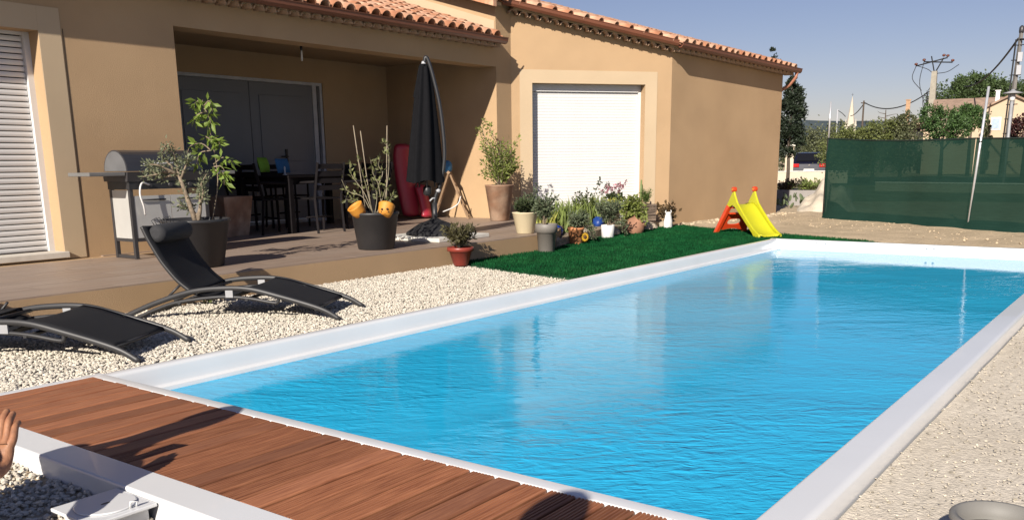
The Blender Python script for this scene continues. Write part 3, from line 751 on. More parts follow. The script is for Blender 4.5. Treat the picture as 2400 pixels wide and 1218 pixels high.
l2 = copy_tree(lg); l2.location = (3.469-1.585, 6.101-.085, 0); l2.rotation_euler = (0, 0, R(-60.5))
hinge = Vector((.50, 0, .205)); rec = Matrix.Translation(hinge) @ Matrix.Rotation(R(-44), 4, 'Y') @ Matrix.Translation(-hinge)
for c_ in l2.children:
    if c_.name.startswith(('backrest', 'headrest', 'hook')): c_.matrix_basis = rec @ c_.matrix_basis
l2['label'] = 'black sun lounger cut off by the left photo edge, nearest the timber deck'

# ------------------------------------------------------------------ pots
def pot_prof(r0, r1, h, th=.012, lip=.0, liph=.0):
    p = [(r0*.9, 0), (r0, .008)]
    if lip: p += [(r0+(r1-r0)*(h-liph)/h, h-liph), (r1+lip, h-liph+.004), (r1+lip, h-.006), (r1+lip-.006, h)]
    else: p += [(r1, h-.006), (r1-.004, h)]
    p += [(r1-th, h), (r1-th-.004, h-.04), (r1-th-.006, h-.05)]
    return p
def pot(name, label, loc, r0, r1, h, m, lip=0, liph=0, seg=28, group='flower pots by the terrace', soil=True, cat='flower pot'):
    root = thing(name, label, cat, loc, rnd.uniform(0, 6), group)
    mb = MB(); mb.lathe(pot_prof(r0, r1, h, .012, lip, liph), seg=seg, cap1=False); mb.build('body', m, root)
    if soil:
        s = MB(); rr = r1-.014; V = [(0, 0, h-.03)]
        for k in range(20): V.append((rr*math.cos(k*math.pi/10), rr*math.sin(k*math.pi/10), h-.042+rnd.uniform(-.006, .006)))
        s.add(V, [(0, 1+k, 1+(k+1) % 20) for k in range(20)], True); s.build('soil', M_soilpot, root)
    return root
M_potblack = mat('pot_black', (.026, .026, .029), .5, .12, 4, col2=(.05, .045, .04), c2scale=2, c2amt=.3)
M_cotto = mat('weathered_terracotta', (.30, .165, .10), .85, .2, 8, bump=.003, bscale=25, col2=(.44, .31, .22), c2scale=3.5, c2amt=.8)
M_cream = mat('cream_ceramic', (.66, .56, .37), .5, .05, 5)
M_redpot = mat('red_glazed', (.27, .045, .03), .4, .1, 6, col2=(.20, .035, .025), c2scale=5)
M_greypot = mat('taupe_resin', (.205, .185, .165), .55, .05, 5)
M_orange = mat('orange_clay', (.52, .22, .095), .8, .1, 10, bump=.001)
M_whitepot = mat('white_ceramic', (.80, .79, .77), .35, .03, 5)
potL = pot('large_planter', 'largest black planter behind the sun lounger, holding an olive tree', (4.72, 6.98, TZ), .21, .29, .42, M_potblack, .008, .03, 36)
potB = pot('large_planter', 'large black planter with two yellow masks and bamboo canes', (6.72, 6.77, TZ), .19, .245, .385, M_potblack, .008, .03, 36)
pot('tall_pot', 'tall weathered terracotta pot with leafy shrub beside the pillar', (11.08, 8.45, TZ), .145, .222, .545, M_cotto, .004, .02)
pot('cream_pot', 'cream pot at the terrace corner behind the taupe pot', (9.18, 6.60, TZ), .11, .165, .265, M_cream, .003, .015)
pot('grey_pot', 'taupe resin pot with wide rim band on the turf', (9.02, 6.17, .012), .10, .122, .345, M_greypot, .014, .105)
pot('red_pot', 'red glazed pot with spiky plant at the turf corner', (7.36, 6.15, .012), .078, .135, .20, M_redpot, .010, .045)
pot('orange_pot', 'orange clay pot bearing a sunflower ornament', (10.08, 6.42, .012), .09, .105, .225, M_orange, .008, .03)
pot('white_pot', 'round white ceramic pot with trailing grey green plant', (11.15, 6.56, .012), .088, .098, .19, M_whitepot, .0, .0)
pot('cream_pot', 'tall cream pot with pink flowers in front of the shutter', (12.52, 7.26, .115), .075, .12, .335, M_cream, .003, .015)
# sunflower on the orange pot
def sunflower():
    root = thing('sunflower_ornament', 'yellow sunflower ornament with brown centre on the orange pot', 'ornament', (10.10, 6.290, .115))
    d = Vector((-.35, -.93, 0)).normalized(); s = Vector((d.y, -d.x, 0))
    m = MB()
    for k in range(14):
        a = 2*math.pi*k/14; u = s*math.cos(a)+Vector((0, 0, math.sin(a))); v = s*-math.sin(a)+Vector((0, 0, math.cos(a)))
        m.add([u*.02+v*.006, u*.042+v*.013+d*.006, u*.062+d*.004, u*.042-v*.013+d*.006, u*.02-v*.006], [(0, 1, 2, 3, 4)])
    o = m.build('petals', mat('petal_yellow', (.62, .36, .03), .6, .15, 20), root); o.modifiers.new('solid', 'SOLIDIFY').thickness = .003
    c = MB(); c.ball((0, 0, 0), .026, 12, 8, (1, .45, 1)); o = c.build('centre', mat('seed_brown', (.10, .05, .02), .9, .3, 90), root); o.rotation_euler = (0, 0, math.atan2(d.y, d.x)-math.pi/2); o.location = d*.006
sunflower()
# tapered white jug-like planter at the far end of the row
def white_bag():
    root = thing('white_planter', 'tall narrow white planter at the far end of the pot row', 'flower pot', (13.28, 6.68, .012), R(-20), 'flower pots by the terrace')
    m = MB(); m.lathe([(.075, 0), (.082, .01), (.078, .12), (.058, .20), (.05, .235), (.058, .262), (.052, .262), (.044, .235)], seg=16, cap1=False, sy=.7); m.build('body', M_whitepot, root)
    h = MB()
    for sgn in (-1, 1): h.tube([(sgn*.05, 0, .235), (sgn*.066, 0, .27), (sgn*.05, 0, .29)], .007, 6)
    h.build('handle', M_whitepot, root)
white_bag()
# brown urn lying tilted on the turf edge
def urn():
    root = thing('tilted_urn', 'brown terracotta urn lying tilted among the pots', 'flower pot', (12.02, 6.62, .10), 0, 'flower pots by the terrace')
    m = MB(); m.lathe([(.07, -.15), (.11, -.13), (.15, -.05), (.155, .03), (.13, .10), (.115, .13), (.125, .15), (.113, .15), (.10, .12)], seg=24, cap1=False)
    o = m.build('body', mat('urn_clay', (.33, .165, .10), .85, .15, 8, bump=.002, bscale=30), root); o.rotation_euler = (R(38), R(18), 0)
urn()
# wooden crates stacked on stones
M_oldwood = mat('old_wood', (.105, .075, .055), .85, .3, 8, stretch=(1, 12, 12), bump=.003, bscale=20, col2=(.26, .19, .14), c2scale=2, c2amt=.7)
def crate(name, label, loc, rz, w, d, h):
    root = thing(name, label, 'crate', loc, rz, 'weathered crates stacked by the wing corner')
    n = 3
    for k in range(n):
        z0 = k*h/n+.004
        for y in (-d/2, d/2-.012):
            m = MB(); m.box(-w/2, w/2, y, y+.012, z0, z0+h/n-.008); m.build('slat', M_oldwood, root)
        for x in (-w/2+.001, w/2-.013):
            m = MB(); m.box(x, x+.012, -d/2+.013, d/2-.013, z0, z0+h/n-.008); m.build('slat', M_oldwood, root)
    for sx in (-1, 1):
        for sy in (-1, 1):
            m = MB(); cx, cy = sx*(w/2-.026), sy*(d/2-.026); m.box(cx-.012, cx+.012, cy-.012, cy+.012, 0, h); m.build('corner_post', M_oldwood, root)
    m = MB(); m.box(-w/2+.013, w/2-.013, -d/2+.013, d/2-.013, .002, .012); m.build('base_board', M_oldwood, root)
    return root
crate('wooden_crate', 'lower weathered wooden crate standing on stones by the wing corner', (13.22, 7.05, .125), R(-30), .25, .20, .14)
crate('wooden_crate', 'upper dark wooden crate holding a small conifer', (13.21, 7.06, .266), R(-24), .29, .22, .135)

# ------------------------------------------------------------------ rocks and blue lumps
M_rock = mat('border_rock', (.40, .335, .26), .95, .25, 8, bump=.01, bscale=18, spec=.1, col2=(.28, .22, .16), c2scale=4)
def rock(label, loc, r_, m=None, sq=(1, .8, .7), name='rock', cat='rock', group='stones edging the flower bed'):
    V, F = icos()
    mb = MB(); mb.ball((0, 0, 0), r_, 12, 8, sq, .10)
    o = mb.build(name, m or M_rock, None, loc, rot=(rnd.uniform(-.3, .3), rnd.uniform(-.3, .3), rnd.uniform(0, 6)))
    for p in o.data.polygons: p.use_smooth = name != 'rock'
    return tag(o, label, cat, group)
M_blue = mat('cobalt_glaze', (.012, .045, .30), .25, .1, 5)
M_tarp = mat('blue_tarp', (.012, .05, .24), .45, .25, 9, bump=.012, bscale=9)
rock('glossy cobalt blue ball between the taupe and orange pots', (10.28, 6.86, .155), .095, M_blue, (1, 1, .95), 'blue_ball', 'garden ball', None).modifiers.new('s', 'SUBSURF').levels = 1
rock('crumpled blue tarpaulin bundle lying among the irises', (11.72, 7.06, .19), .115, M_tarp, (1.1, .8, .75), 'tarpaulin_bundle', 'tarpaulin', None)
ROCKS = (('flat striped rock leaning between the taupe and orange pots', (9.72, 6.52, .06), .14, (1.1, .7, .55)),
         ('pale block of stone behind the round white pot', (10.85, 6.80, .07), .15, (1.2, .7, .6)),
         ('tan stone between the white pot and the tilted urn', (11.58, 6.74, .06), .12, (1, .8, .6)),
         ('boulder holding up the wooden crates', (13.05, 6.92, .04), .15, (1.2, .9, .6)),
         ('grey boulder right of the tall white planter', (13.55, 6.86, .04), .13, (1.1, .9, .6)),
         ('mottled stone left of the tall white planter', (12.78, 6.82, .03), .12, (1.1, .8, .6)))
for lb, lc, r_, sq in ROCKS: rock(lb, lc, r_, None, sq)
# loose rubble along the foot of the right wall
def rubble():
    n = 420; t = rng.random(n); X = 13.9+t*4.5; Y = 7.0-t*.45-np.abs(rng.normal(0, .16, n))
    V, F = stones(np.c_[X, Y, rng.uniform(-.005, .02, n)], rng.uniform(.012, .05, n)*np.where(rng.random(n) < .8, .6, 1.1))
    tag(link('rubble', mesh_np('rubble', V, F, mat('rubble_stone', (.50, .40, .28), .95, .2, 20, island=.25, spec=.1))), 'loose beige rubble along the foot of the right wall', 'rubble', kind='stuff')
    n = 900; X = rng.uniform(12.5, 17.5, n); Y = rng.uniform(.5, 6.6, n)
    k = (Y < (X-11.6)*1.6) ; X, Y = X[k], Y[k]
    V, F = stones(np.c_[X, Y, np.full(len(X), .012)], rng.uniform(.006, .02, len(X)))
    tag(link('pebbles', mesh_np('pebbles', V, F, mat('soil_pebble', (.45, .355, .245), .95, .2, 20, island=.25, spec=.1))), 'scattered pebbles on the sandy ground behind the pool', 'pebbles', kind='stuff')
rubble()

# ------------------------------------------------------------------ plants
def leafmat(name, c, tr=.35, isl=.45): return mat(name, c, .55, .15, 12, island=isl, trans=tr)
G_olive = leafmat('olive_leaf', (.20, .22, .13)); G_citrus = leafmat('citrus_leaf', (.19, .27, .045)); G_shrub = leafmat('shrub_leaf', (.22, .26, .065))
G_dark = leafmat('dark_leaf', (.055, .075, .03)); G_iris = leafmat('iris_leaf', (.22, .28, .075)); G_grey = leafmat('greygreen_leaf', (.13, .16, .09))
G_yel = leafmat('yellow_leaf', (.34, .33, .07)); G_dry = leafmat('dry_leaf', (.24, .21, .11)); G_pink = leafmat('pink_petal', (.42, .16, .20)); G_brown = leafmat('brown_leaf', (.13, .085, .04))
def plant(name, label, base, stems, leafm, lsize, lwidth, nleaf, barkm=None, r0=.008, cat='plant', group=None, spread=.05, droop=0.0, lastfrac=.65, extra=None):
    """stems: list of point lists (relative to base). leaves gather on the outer part of each stem"""
    if group == 'plants in the flower bed': nleaf = int(nleaf*1.7); lsize *= 1.12
    root = thing(name, label, cat, base, 0, group)
    st = MB(); LP = []; LD = []
    for pts in stems:
        P = smooth_path(pts, 4) if len(pts) > 2 else [Vector(p) for p in pts]
        n = len(P); st.tube(P, [r0*(1-.75*i/max(n-1, 1)) for i in range(n)], 5)
        for _ in range(nleaf):
            t = (1-lastfrac)+lastfrac*rnd.random(); i = min(int(t*(n-1)), n-2); q = t*(n-1)-i
            p = P[i].lerp(P[i+1], q); tg = (P[i+1]-P[i]).normalized()
            o = Vector((rnd.gauss(0, 1), rnd.gauss(0, 1), rnd.gauss(0, 1))).normalized()
            LP.append(p+o*rnd.uniform(0, spread)); LD.append(tg*.5+o*.9+Vector((0, 0, .15-droop)))
    st.build('stem', barkm or M_bark, root)
    V, F = leaves(np.array(LP), np.array(LD), lsize, lwidth)
    link('foliage', mesh_np('foliage', V, F, leafm), root)
    return root
def fan(n, h, rad, jit=.3, lean=(0, 0)):
    """n stems rising and arching out from the base"""
    out = []
    for k in range(n):
        a = 2*math.pi*(k+rnd.random()*.8)/n; rr = rad*math.sqrt(rnd.uniform(.05, 1)); hh = h*rnd.uniform(1-jit, 1)
        out.append([(rnd.uniform(-.02, .02), rnd.uniform(-.02, .02), -.02), (math.cos(a)*rr*.35+lean[0]*.4, math.sin(a)*rr*.35+lean[1]*.4, hh*.55), (math.cos(a)*rr+lean[0], math.sin(a)*rr+lean[1], hh)])
    return out
def UZ(u, z, d=0.0): v = RV*u+FV*d; return (v.x, v.y, z)
# olive: bent trunk and silvery sprays to the left
root = plant('olive_tree', 'small gnarled olive tree with silvery leaves in the largest black planter', (4.72, 6.98, .60),
    [[UZ(0, -.02), UZ(-.05, .20), UZ(-.11, .40), UZ(-.13, .48)],
     [UZ(-.11, .40), UZ(-.18, .50), UZ(-.24, .58), UZ(-.20, .68)], [UZ(-.12, .42), UZ(-.24, .44, .05), UZ(-.33, .42, .05), UZ(-.44, .40)],
     [UZ(-.11, .40), UZ(-.16, .52, .1), UZ(-.18, .64, .08)], [UZ(-.12, .42), UZ(-.25, .50, -.1), UZ(-.34, .50, -.12)],
     [UZ(-.10, .38), UZ(-.04, .50), UZ(-.02, .56)], [UZ(0, 0), UZ(.05, .15), UZ(.06, .30), UZ(.13, .42)], [UZ(-.12, .42), UZ(-.30, .40, .08), UZ(-.40, .47, .1)],
     [UZ(.02, .06), UZ(-.06, .12, .05), UZ(-.14, .16)], [UZ(.05, .15), UZ(.10, .24, -.05), UZ(.08, .34)]], G_olive, .034, .25, 110, r0=.014, cat='tree', spread=.05)
# thicker trunk over the first stem
m = MB(); m.tube([UZ(.01, -.04), UZ(-.03, .12), UZ(-.08, .30), UZ(-.12, .44)], [.026, .022, .018, .014], 8); m.build('trunk', M_bark, root)
m = MB(); m.tube([UZ(.01, -.04), UZ(.05, .12), UZ(.06, .28)], [.02, .015, .01], 8); m.build('trunk', M_bark, root)
plant('citrus_sapling', 'tall thin citrus sapling with bright leaf tufts rising above the olive', (4.86, 7.00, .60),
    [[UZ(.03, -.02), UZ(.10, .35, .05), UZ(.08, .70, .05), UZ(.04, 1.05)],
     [UZ(.04, 1.0), UZ(.0, 1.04), UZ(-.05, 1.00)], [UZ(.05, 1.0), UZ(.10, 1.04), UZ(.12, .95)], [UZ(.05, .95), UZ(-.02, .92), UZ(-.05, .86)], [UZ(.05, .98), UZ(.08, .92), UZ(.10, .84)],
     [UZ(.08, .62), UZ(.0, .68), UZ(-.10, .66), UZ(-.14, .58)], [UZ(.08, .62), UZ(-.02, .60), UZ(-.06, .50)], [UZ(.09, .72), UZ(.14, .72), UZ(.17, .64)],
     [UZ(.09, .50), UZ(.18, .56), UZ(.26, .52)], [UZ(.09, .48), UZ(.16, .48), UZ(.20, .40)], [UZ(.1, .45), UZ(.17, .42), UZ(.17, .32)], [UZ(.08, .72), UZ(.04, .74), UZ(.10, .70)]],
    G_citrus, .085, .19, 17, r0=.007, cat='tree', spread=.02, droop=.45, lastfrac=.7)
plant('weed', 'pale green weed growing between lounger and terrace wall', (4.22, 6.22, .0),
    [[(0, 0, 0), UZ(-.05, .12), UZ(-.09, .22)], [(0, 0, 0), UZ(.0, .12), UZ(.02, .24)], [(0, 0, 0), UZ(.05, .1), UZ(.09, .18)]], leafmat('weed_leaf', (.20, .24, .08)), .075, .28, 14, r0=.006, spread=.03)
# dry plant in the second black planter
root = plant('dry_plant', 'withered plant with bare pale stems in the second black planter', (6.72, 6.77, .575),
    [[UZ(-.03, 0), UZ(-.12, .18), UZ(-.27, .24), UZ(-.33, .36)], [UZ(-.02, 0), UZ(-.10, .22), UZ(-.22, .40), UZ(-.24, .52)], [UZ(-.05, 0), UZ(-.18, .12), UZ(-.30, .16)],
     [UZ(.08, .06), UZ(.05, .30), UZ(0, .42), UZ(-.02, .56)], [UZ(.05, .30), UZ(.10, .42), UZ(.06, .50), UZ(.09, .60)], [UZ(0, 0), UZ(.03, .2), UZ(-.02, .34)], [UZ(.02, 0), UZ(.10, .2), UZ(.14, .34)],
     [UZ(-.02, 0), UZ(-.06, .2), UZ(-.10, .38), UZ(-.16, .60)], [UZ(.02, .02), UZ(.12, .10), UZ(.2, .2)], [UZ(.1, .1), UZ(.16, .42), UZ(.17, .66), UZ(.13, .72)]], leafmat('half_dry_leaf', (.20, .21, .085)), .055, .24, 22, mat('pale_stem', (.24, .205, .14), .8, .2, 20), r0=.0055, spread=.03)
M_cane = mat('bamboo_cane', (.27, .22, .155), .6, .15, 14)
for k, (a, b) in enumerate((((-.09, .56), (-.18, 1.475)), ((-.03, .56), (-.11, 1.42)), ((.12, .56), (.165, 1.47)))):
    p0 = Vector((6.72, 6.77, 0))+RV*a[0]+Vector((0, 0, a[1])); p1 = Vector((6.72, 6.77, 0))+RV*b[0]+Vector((0, 0, b[1]))
    r2 = thing('bamboo_cane', ('leftmost bamboo cane in the mask planter', 'middle bamboo cane in the mask planter', 'rightmost bamboo cane in the mask planter')[k], 'cane', p0, 0, 'bamboo canes in the black planter')
    d = p1-p0; m = MB(); m.tube([d*0, d*.33, d*.66, d], .005, 7); m.build('shaft', M_cane, r2)
    m = MB()
    for t in (.25, .5, .75): m.tube([d*(t-.004), d*(t+.004)], .0065, 7)
    m.build('node', M_cane, r2)
# two yellow clay masks/cups hung on the rim
M_yelclay = mat('yellow_clay', (.62, .27, .035), .6, .12, 12, col2=(.45, .17, .02), c2scale=9, c2amt=.5)
for k, (u, d, tl, rz) in enumerate(((-.15, -.16, R(-35), .6), (.14, -.17, R(30), -.3))):
    p = Vector((6.72, 6.77, .625))+RV*u+FV*d
    r2 = thing('clay_cup', ('yellow clay cup tipped left on the planter rim', 'yellow clay cup with a carved face on the planter rim')[k], 'clay cup', p, 0, 'yellow clay cups on the black planter')
    m = MB(); m.lathe([(.035, -.07), (.06, -.06), (.078, -.01), (.082, .045), (.086, .06), (.078, .06), (.07, .04), (.06, -.03)], seg=20, cap1=False)
    o = m.build('body', M_yelclay, r2); o.rotation_euler = (R(-10), tl, 0)
    m = MB()
    if k == 1:
        for (a, z) in ((-.028, .012), (.026, .014)): m.ball(tuple(RV*a-FV*.074+Vector((0, 0, z))), .012, 8, 6, (1, 1, 1))
        for a in (-.035, -.018, 0, .018, .035): m.ball(tuple(RV*a-FV*.07+Vector((0, 0, -.028+abs(a)*.4))), .008, 6, 5)
        m.build('carved_face', mat('mask_dark', (.05, .025, .01), .8), r2)
# shrub in the tall terracotta pot
plant('leafy_shrub', 'bushy sunlit shrub in the tall terracotta pot', (11.08, 8.45, .72),
    [[(0, 0, 0), UZ(u*.4, z*.5, d*.5), UZ(u, z, d)] for u, z, d in [(rnd.uniform(-.30, .36), rnd.uniform(.22, .78), rnd.uniform(-.25, .15)) for _ in range(44)]]
    + [[(0, 0, 0), UZ(-.12, .5), UZ(-.24, .85), UZ(-.20, 1.02)], [(0, 0, 0), UZ(-.1, .5, .1), UZ(-.26, .75, .05), UZ(-.30, .9)], [(0, 0, 0), UZ(0, .5), UZ(-.1, .8), UZ(-.14, .95)]], G_shrub, .05, .25, 55, r0=.008, spread=.05)
# bed plants
BG_ = 'plants in the flower bed'
def iris(name, label, base, n, h, rad, m):
    root = thing(name, label, 'plant', base, 0, BG_)
    mb = MB()
    for k in range(n):
        a = rnd.uniform(0, 6.28); rr = rad*math.sqrt(rnd.random()); x, y = math.cos(a)*rr, math.sin(a)*rr
        hh = h*rnd.uniform(.55, 1.05); lx, ly = rnd.gauss(0, .25), rnd.gauss(0, .25); w = .014
        s = Vector((rnd.gauss(0, 1), rnd.gauss(0, 1), 0)).normalized()*w
        p0 = Vector((x, y, 0)); p1 = Vector((x+lx*hh*.4, y+ly*hh*.4, hh*.6)); p2 = Vector((x+lx*hh, y+ly*hh, hh))
        mb.add([p0-s, p0+s, p1+s*.9, p1-s*.9, p2], [(0, 1, 2, 3), (3, 2, 4)], True)
    mb.build('blades', m, root); return root
iris('iris_clump', 'dense clump of sword leaved irises left of the shutter middle', (10.75, 7.15, .11), 330, .46, .30, G_iris)
iris('iris_clump', 'second clump of irises in front of the shutter', (11.95, 7.35, .12), 300, .48, .28, G_iris)
iris('iris_clump', 'small tuft of yellowish sword leaves by the cream pot at the corner', (10.15, 6.98, .11), 60, .33, .13, G_yel)
plant('seed_stalks', 'dark dried flower stalks standing above the irises', (11.75, 7.3, .12), [[(0, 0, 0), UZ(u*.5, h*.6), UZ(u, h)] for u, h in ((-.16, .5), (-.1, .52), (-.03, .48), (.02, .55), (-.2, .42), (.1, .46), (.22, .72), (.34, .66))], G_dark, .035, .4, 16, M_barkd, .005, spread=.03, lastfrac=.35, group=BG_)
plant('yellow_shrub', 'yellow green rounded shrub left of the flowering cream pot', (12.15, 7.2, .1), fan(24, .40, .22), G_yel, .045, .3, 40, r0=.005, group=BG_)
plant('trailing_plant', 'grey green plant spilling from the taupe pot', (9.05, 6.22, .33), fan(14, .36, .2, .4), G_grey, .036, .26, 44, r0=.005, group=BG_)
plant('trailing_plant', 'feathery plant trailing over the right side of the orange pot', (10.13, 6.42, .21), fan(16, .22, .17, .4)+[[(0, 0, 0), UZ(.12, .06), UZ(.18, -.1)], [(0, 0, 0), UZ(.15, .04), UZ(.23, -.13)], [(0, 0, 0), UZ(.1, .1), UZ(.2, -.04)]], G_grey, .035, .26, 40, r0=.004, group=BG_)
plant('trailing_plant', 'grey green plant overflowing the round white pot', (11.2, 6.58, .18), fan(20, .34, .24, .4)+[[(0, 0, 0), UZ(.15, .05), UZ(.24, -.12)], [(0, 0, 0), UZ(.18, .1), UZ(.28, -.06)]], G_grey, .035, .28, 46, r0=.004, group=BG_)
plant('trailing_plant', 'drooping succulent shrub growing over the tilted urn', (12.15, 6.72, .14), fan(22, .42, .24, .4)+[[(0, 0, .1), UZ(-.1, .2, -.1), UZ(-.14, .0, -.16)], [(0, 0, .1), UZ(.02, .2, -.12), UZ(.03, -.02, -.18)], [(0, 0, .1), UZ(.14, .2, -.1), UZ(.2, .0, -.14)]], G_shrub, .05, .34, 36, r0=.006, droop=.3, group=BG_)
plant('olive_sprig', 'thin olive sprig rising behind the cream pot at the corner', (9.22, 6.62, .46), [[(0, 0, 0), UZ(.08, .15), UZ(.16, .34)], [(0, 0, 0), UZ(.05, .12), UZ(.10, .26)], [(0, 0, 0), UZ(.0, .1), UZ(-.1, .16)], [(0, 0, 0), UZ(.1, .1), UZ(.2, .16)], [(0, 0, 0), UZ(.03, .1), UZ(.02, .22)]], G_grey, .035, .25, 50, r0=.005, group=BG_)
plant('pink_flowers', 'pink flowering plant in the tall cream pot', (12.52, 7.26, .43), fan(16, .34, .24, .5)+[[(0, 0, 0), UZ(.1, .2), UZ(.20, .36)]], G_pink, .03, .45, 7, r0=.004, spread=.025, lastfrac=.25, group=BG_)
plant('pot_foliage', 'dark foliage under the pink flowers of the cream pot', (12.52, 7.26, .42), fan(12, .13, .15), G_dark, .05, .4, 22, r0=.004, group=BG_)
plant('small_conifer', 'little conifer standing in the upper wooden crate', (13.2, 7.06, .37), fan(16, .26, .085, .5), leafmat('conifer_leaf', (.10, .16, .035)), .022, .2, 60, r0=.005, group=BG_)
m = thing('cactus_stick', 'slim green cactus column behind the little conifer', 'cactus', (13.15, 7.12, .37), 0, BG_)
q = MB(); q.tube([(0, 0, 0), (.0, 0, .25), (.01, 0, .42)], [.02, .02, .012], 8); q.tube([(.0, 0, .12), (.045, .0, .2), (.05, 0, .34)], [.012, .012, .008], 8); q.build('column', leafmat('cactus_skin', (.16, .20, .07), .05), m)
plant('succulent', 'dark rosette succulent beside the tall white planter', (13.52, 6.82, .08), fan(16, .30, .2, .5), G_brown, .06, .35, 14, r0=.006, group=BG_)
plant('spiky_plant', 'spiky brown green plant in the red glazed pot', (7.36, 6.15, .18), fan(46, .26, .19, .5), leafmat('spiky_leaf', (.11, .10, .045)), .05, .14, 20, M_barkd, .004, spread=.015, group=BG_)
plant('fern', 'small dark plant growing in the cream corner pot', (9.14, 6.58, .46), fan(12, .16, .14), G_dark, .045, .3, 25, r0=.004, group=BG_)

# ------------------------------------------------------------------ gas barbecue
def barbecue():
    root = thing('gas_barbecue', 'black hooded gas barbecue with pale cabinet panels against the wall', 'barbecue', (4.76, 8.06, TZ))
    Lx, Dy = .86, .36
    for x in (0, Lx-.035):
        for y in (0, Dy-.035):
            m = MB(); m.box(x, x+.035, y, y+.035, 0, .66); m.build('leg', M_charcoal, root)
    for x in (0, Lx-.035):
        for z in (.005, .165):
            m = MB(); m.box(x+.003, x+.032, .036, Dy-.036, z, z+.03); m.build('crossbar', M_charcoal, root)
    for z in (.165,):
        for y in (.002, Dy-.035):
            m = MB(); m.box(.036, Lx-.036, y, y+.03, z, z+.03); m.build('crossbar', M_charcoal, root)
    M_panel = mat('barbecue_panel', (.50, .49, .47), .35, .06, 4, metal=.2)
    m = MB(); m.box(.006, .016, .036, Dy-.036, .196, .655); m.build('side_panel', M_panel, root)
    m = MB(); m.box(Lx-.016, Lx-.006, .036, Dy-.036, .196, .655); m.build('side_panel', M_panel, root)
    for x0, x1 in ((.04, Lx/2-.003), (Lx/2+.003, Lx-.04)):
        m = MB(); m.box(x0, x1, .004, .016, .2, .60); d = m.build('door', M_panel, root)
        m = MB(); m.tube([(x0+.06, -.012, .56), (x1-.06, -.012, .56)], .008, 8); m.build('door_handle', M_charcoal, d)
    m = MB(); m.box(-.01, Lx+.01, -.02, Dy, .661, .735); m.build('control_panel', M_black, root)
    for k in range(3):
        m = MB(); m.lathe([(.022, 0), (.02, .02)], seg=12); m.build('knob', M_charcoal, root, (.2+.22*k, -.02, .70), rot=(R(90), 0, 0))
    m = MB(); m.extr([(-.03, -.03, .736), (-.03, Dy+.02, .736), (-.03, Dy+.04, .825), (-.03, -.05, .825)][::-1], (Lx+.06, 0, 0)); m.build('firebox', M_charcoal, root)
    # hood: half barrel with flat ends
    m = MB(); n = 14; pr = [(.195-.205*math.cos(math.pi*k/n), .832+.20*math.sin(math.pi*k/n)) for k in range(n+1)]
    m.extr([(-.005, y, z) for y, z in pr], (Lx-.05, 0, 0), False); m.build('hood', mat('hood_enamel', (.035, .035, .04), .28, .1, 5, coat=.3), root)
    m = MB(); m.extr([(-.009, .195-.19*math.cos(math.pi*k/n), .835+.185*math.sin(math.pi*k/n)) for k in range(n+1)], (.003, 0, 0)); m.build('hood_end', mat('hood_end_grey', (.13, .13, .135), .4, .1, 6), root)
    m = MB(); m.tube([(.16, -.03, .90), (.16, -.055, .905), (.65, -.055, .905), (.65, -.03, .90)], .009, 8); m.build('hood_handle', M_alu_grey, root)
    for x0, x1 in ((-.39, -.035), (Lx+.035, Lx+.34)):
        m = MB(); m.box(x0, x1, -.02, Dy, .79, .825); m.build('side_shelf', mat('shelf_grey', (.16, .155, .15), .45, .08, 5), root, bevel=.006)
    m = MB(); m.tube(smooth_path([(.20, -.03, .70), (.10, -.06, .72), (.06, -.075, .62), (.09, -.07, .50), (.12, -.03, .42)]), .009, 8); m.build('gas_hose', M_pvc, root)
barbecue()

# ------------------------------------------------------------------ outdoor table and chairs under the veranda
M_dwood = mat('black_stained_wood', (.012, .010, .011), .75, .2, 10, spec=.12)
def table():
    root = thing('dining_table', 'dark rectangular dining table in the veranda shade', 'table', (8.55, 9.86, TZ), R(8))
    L2, W2 = .95, .48
    for k in range(7):
        y = -W2+k*(2*W2/7); m = MB(); m.box(-L2, L2, y+.003, y+2*W2/7-.003, .715, .74); m.build('top_board', M_dwood, root)
    m = MB(); m.box(-L2+.06, L2-.06, -W2+.06, -W2+.085, .63, .714).box(-L2+.06, L2-.06, W2-.085, W2-.06, .63, .714).box(-L2+.06, -L2+.085, -W2+.086, W2-.086, .63, .714).box(L2-.085, L2-.06, -W2+.086, W2-.086, .63, .714); m.build('apron', M_dwood, root)
    for sx in (-1, 1):
        for sy in (-1, 1):
            m = MB(); cx, cy = sx*(L2-.05), sy*(W2-.05); m.box(cx-.04, cx+.04, cy-.04, cy+.04, 0, .714); m.build('leg', M_dwood, root, bevel=.004)
table()
def chair():
    root = thing('garden_chair', 'black slatted garden chair at the near left table corner', 'chair', (0, 0, TZ), 0, 'black chairs round the veranda table')
    w, d = .46, .44
    for k in range(5):
        y = -d/2+k*d/5; m = MB(); m.box(-w/2, w/2, y+.004, y+d/5-.004, .435, .455); m.build('seat_slat', M_dwood, root)
    for sx in (-1, 1):
        x = sx*(w/2-.018)
        m = MB(); m.tube([(x, -d/2+.02, 0), (x, -d/2+.025, .434)], .02, 4, 1, smooth=False); m.build('leg', M_dwood, root)
        m = MB(); m.tube([(x, d/2+.03, 0), (x, d/2-.01, .45), (x, d/2+.09, .90)], .02, 4, 1, smooth=False); m.build('leg', M_dwood, root)
        m = MB(); m.tube([(x*1.06, -d/2+.0, .64), (x*1.06, d/2+.03, .66)], .018, 6); m.tube([(x*1.06, -d/2+.03, .45), (x*1.06, -d/2+.03, .64)], .014, 6); m.build('armrest', M_dwood, root)
    for z in (.55, .64, .73, .82):
        yy = d/2+(z-.45)*.22-.012; m = MB(); m.box(-w/2+.03, w/2-.03, yy, yy+.016, z, z+.065); m.build('back_slat', M_dwood, root)
    m = MB(); m.tube([(-w/2+.02, 0, .2), (w/2-.02, 0, .2)], .012, 6); m.build('stretcher', M_dwood, root)
    return root
